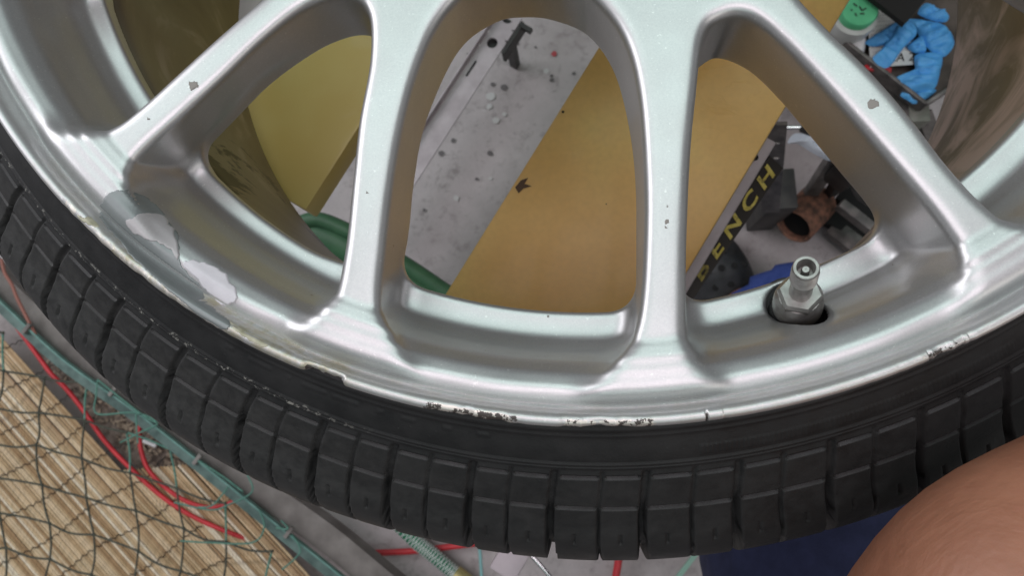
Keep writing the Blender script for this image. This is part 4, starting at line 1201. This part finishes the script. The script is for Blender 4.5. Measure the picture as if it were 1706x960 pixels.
chains = [
 [(pelv, .11), (pelv.lerp(chest, .5), .12), (chest, .12), (neck, .055), (neck+Vector((0, .02, .09)), .075), (neck+Vector((0, .03, .19)), .06)],
 [(chest, .12), (shoulder, .058), (shoulder.lerp(elbow, .5), .050), (elbow, .043), (fore, .0435), (f2, .041), (wrist, (.030, .026)), (palm, (.038, .017))],
 [(pelv, .11), (hip, .085), (hip.lerp(knee, .5), .075), (knee, .055), (knee.lerp(ankle, .4), .052), (ankle, .034), (toe.lerp(ankle, .45), (.030, .026)), (toe, (.026, .022))],
 [(pelv, .11), (hipR, .085), (hipR.lerp(kneeR, .5), .075), (kneeR, .055), (kneeR.lerp(ankR, .4), .052), (ankR, .034), (toeR, (.038, .020))],
]
for i in range(4):
    s_ = palm+Vector((.018, .027-.018*i, 0)); L_f = (.075, .082, .076, .060)[i]
    d_ = Vector((.80, .45-.1*i, -.25)).normalized()
    chains.append([(palm, (.038, .017)), (s_, .010), (s_+d_*L_f*.5, .0092), (s_+d_*L_f*.78+Vector((0, 0, -.010)), .0085), (s_+d_*L_f*.95+Vector((0, 0, -.026)), .0075)])
chains.append([(palm, (.038, .017)), (palm+Vector((-.004, .036, -.008)), .0125), (palm+Vector((.020, .062, -.016)), .0105), (palm+Vector((.040, .074, -.026)), .009)])
body = skin_chain('body', chains, M['skin'], person)
# trousers and shirt as clothing
tro = skin_chain('trousers', [
 [(pelv+Vector((0, 0, .05)), .128), (pelv, .128), (hip, .100), (hip.lerp(knee, .5), .098), (knee, .092), (knee.lerp(ankle, .4), .068), (knee.lerp(at(1292, 512, -.74), .98), (.046, .044))],
 [(pelv, .128), (hipR, .100), (hipR.lerp(kneeR, .5), .090), (kneeR, .075), (kneeR.lerp(ankR, .4), .068), (kneeR.lerp(ankR, .93), .050)]], M['navy'], person)
tx = bpy.data.textures.new('folds', 'CLOUDS'); tx.noise_scale = .09
dmod = tro.modifiers.new('folds', 'DISPLACE'); dmod.texture = tx; dmod.strength = .022; dmod.texture_coords = 'LOCAL'
skin_chain('shirt', [[(pelv.lerp(chest, .2), .135), (pelv.lerp(chest, .6), .138), (chest, .136), (chest.lerp(shoulder, .9), .075), (shoulder.lerp(elbow, .05), .060)]], noisy('grey_shirt', (.20, .20, .21), (.26, .26, .27), 60, .9), person)
MB().tube(crom([at(1228, 505, -.745), at(1262, 488, -.745), at(1300, 476, -.74), at(1345, 470, -.73)], 6), [.014]*6+[.022]*6+[.027]*7, 16).build('blue_cuff', M['blue_cloth'], person, smooth=True)
# black clog with vents, strap and rivet
def clog(px_heel, px_toe, name='clog'):
    a = at(*px_heel, FLOOR+.002); b_ = at(*px_toe, FLOOR+.002); d = (b_-a).normalized(); s = Vector((-d.y, d.x, 0)); Lc = .25
    org = b_-d*Lc
    V = []; ns, nu = 22, 20
    for i in range(ns+1):
        f = i/ns; x = f*Lc
        w = .046*math.sin(math.pi*min(max((f+.07)/1.12, 0), 1))**.45*(0.80+.26*sm(np.array(f))) if 0 < f < 1 else .012
        hgt = float(np.interp(f, [0, .08, .25, .5, .62, .8, .95, 1], [.03, .045, .038, .036, .052, .066, .042, .018]))
        for j in range(nu):
            a_ = math.pi*j/(nu-1)
            V.append(org+d*x+s*math.cos(a_)*w+Vector((0, 0, hgt*math.sin(a_)**.7)))
    o = MB(); o.add(V, [tuple(x) for x in grid_faces(ns+1, nu)])
    sh = o.build(name, M['clog'], person, smooth=True)
    h = MB(); rv = None
    def on(f, v):
        w = .046*math.sin(math.pi*min(max((f+.07)/1.12, 0), 1))**.45*(0.80+.26*float(sm(np.array(f)))); hgt = float(np.interp(f, [0, .08, .25, .5, .62, .8, .95, 1], [.03, .045, .038, .036, .052, .066, .042, .018])); a_ = math.pi*v
        return org+d*f*Lc+s*math.cos(a_)*w+Vector((0, 0, hgt*math.sin(a_)**.7+.001))
    for f, v in ((.70, .35), (.70, .5), (.70, .65), (.79, .30), (.79, .43), (.79, .57), (.79, .70), (.87, .38), (.87, .5), (.87, .62)):
        h.lathe([(.0045, 0), (.0001, .0004)], 10, on(f, v))
    h.build('vent_hole', M['black_hole'], sh)
    for v in (.16, .84): MB().lathe([(.0062, 0), (.0062, .002), (.003, .0032), (.0001, .0034)], 14, on(.56, v)+Vector((0, 0, .001))).build('rivet', noisy('rivet', (.25, .25, .25), (.4, .4, .4), 90, .4), sh, autosmooth=40)
    return sh
clog((1238, 640), (1184, 396)); clog((1930, 680), (1880, 440))
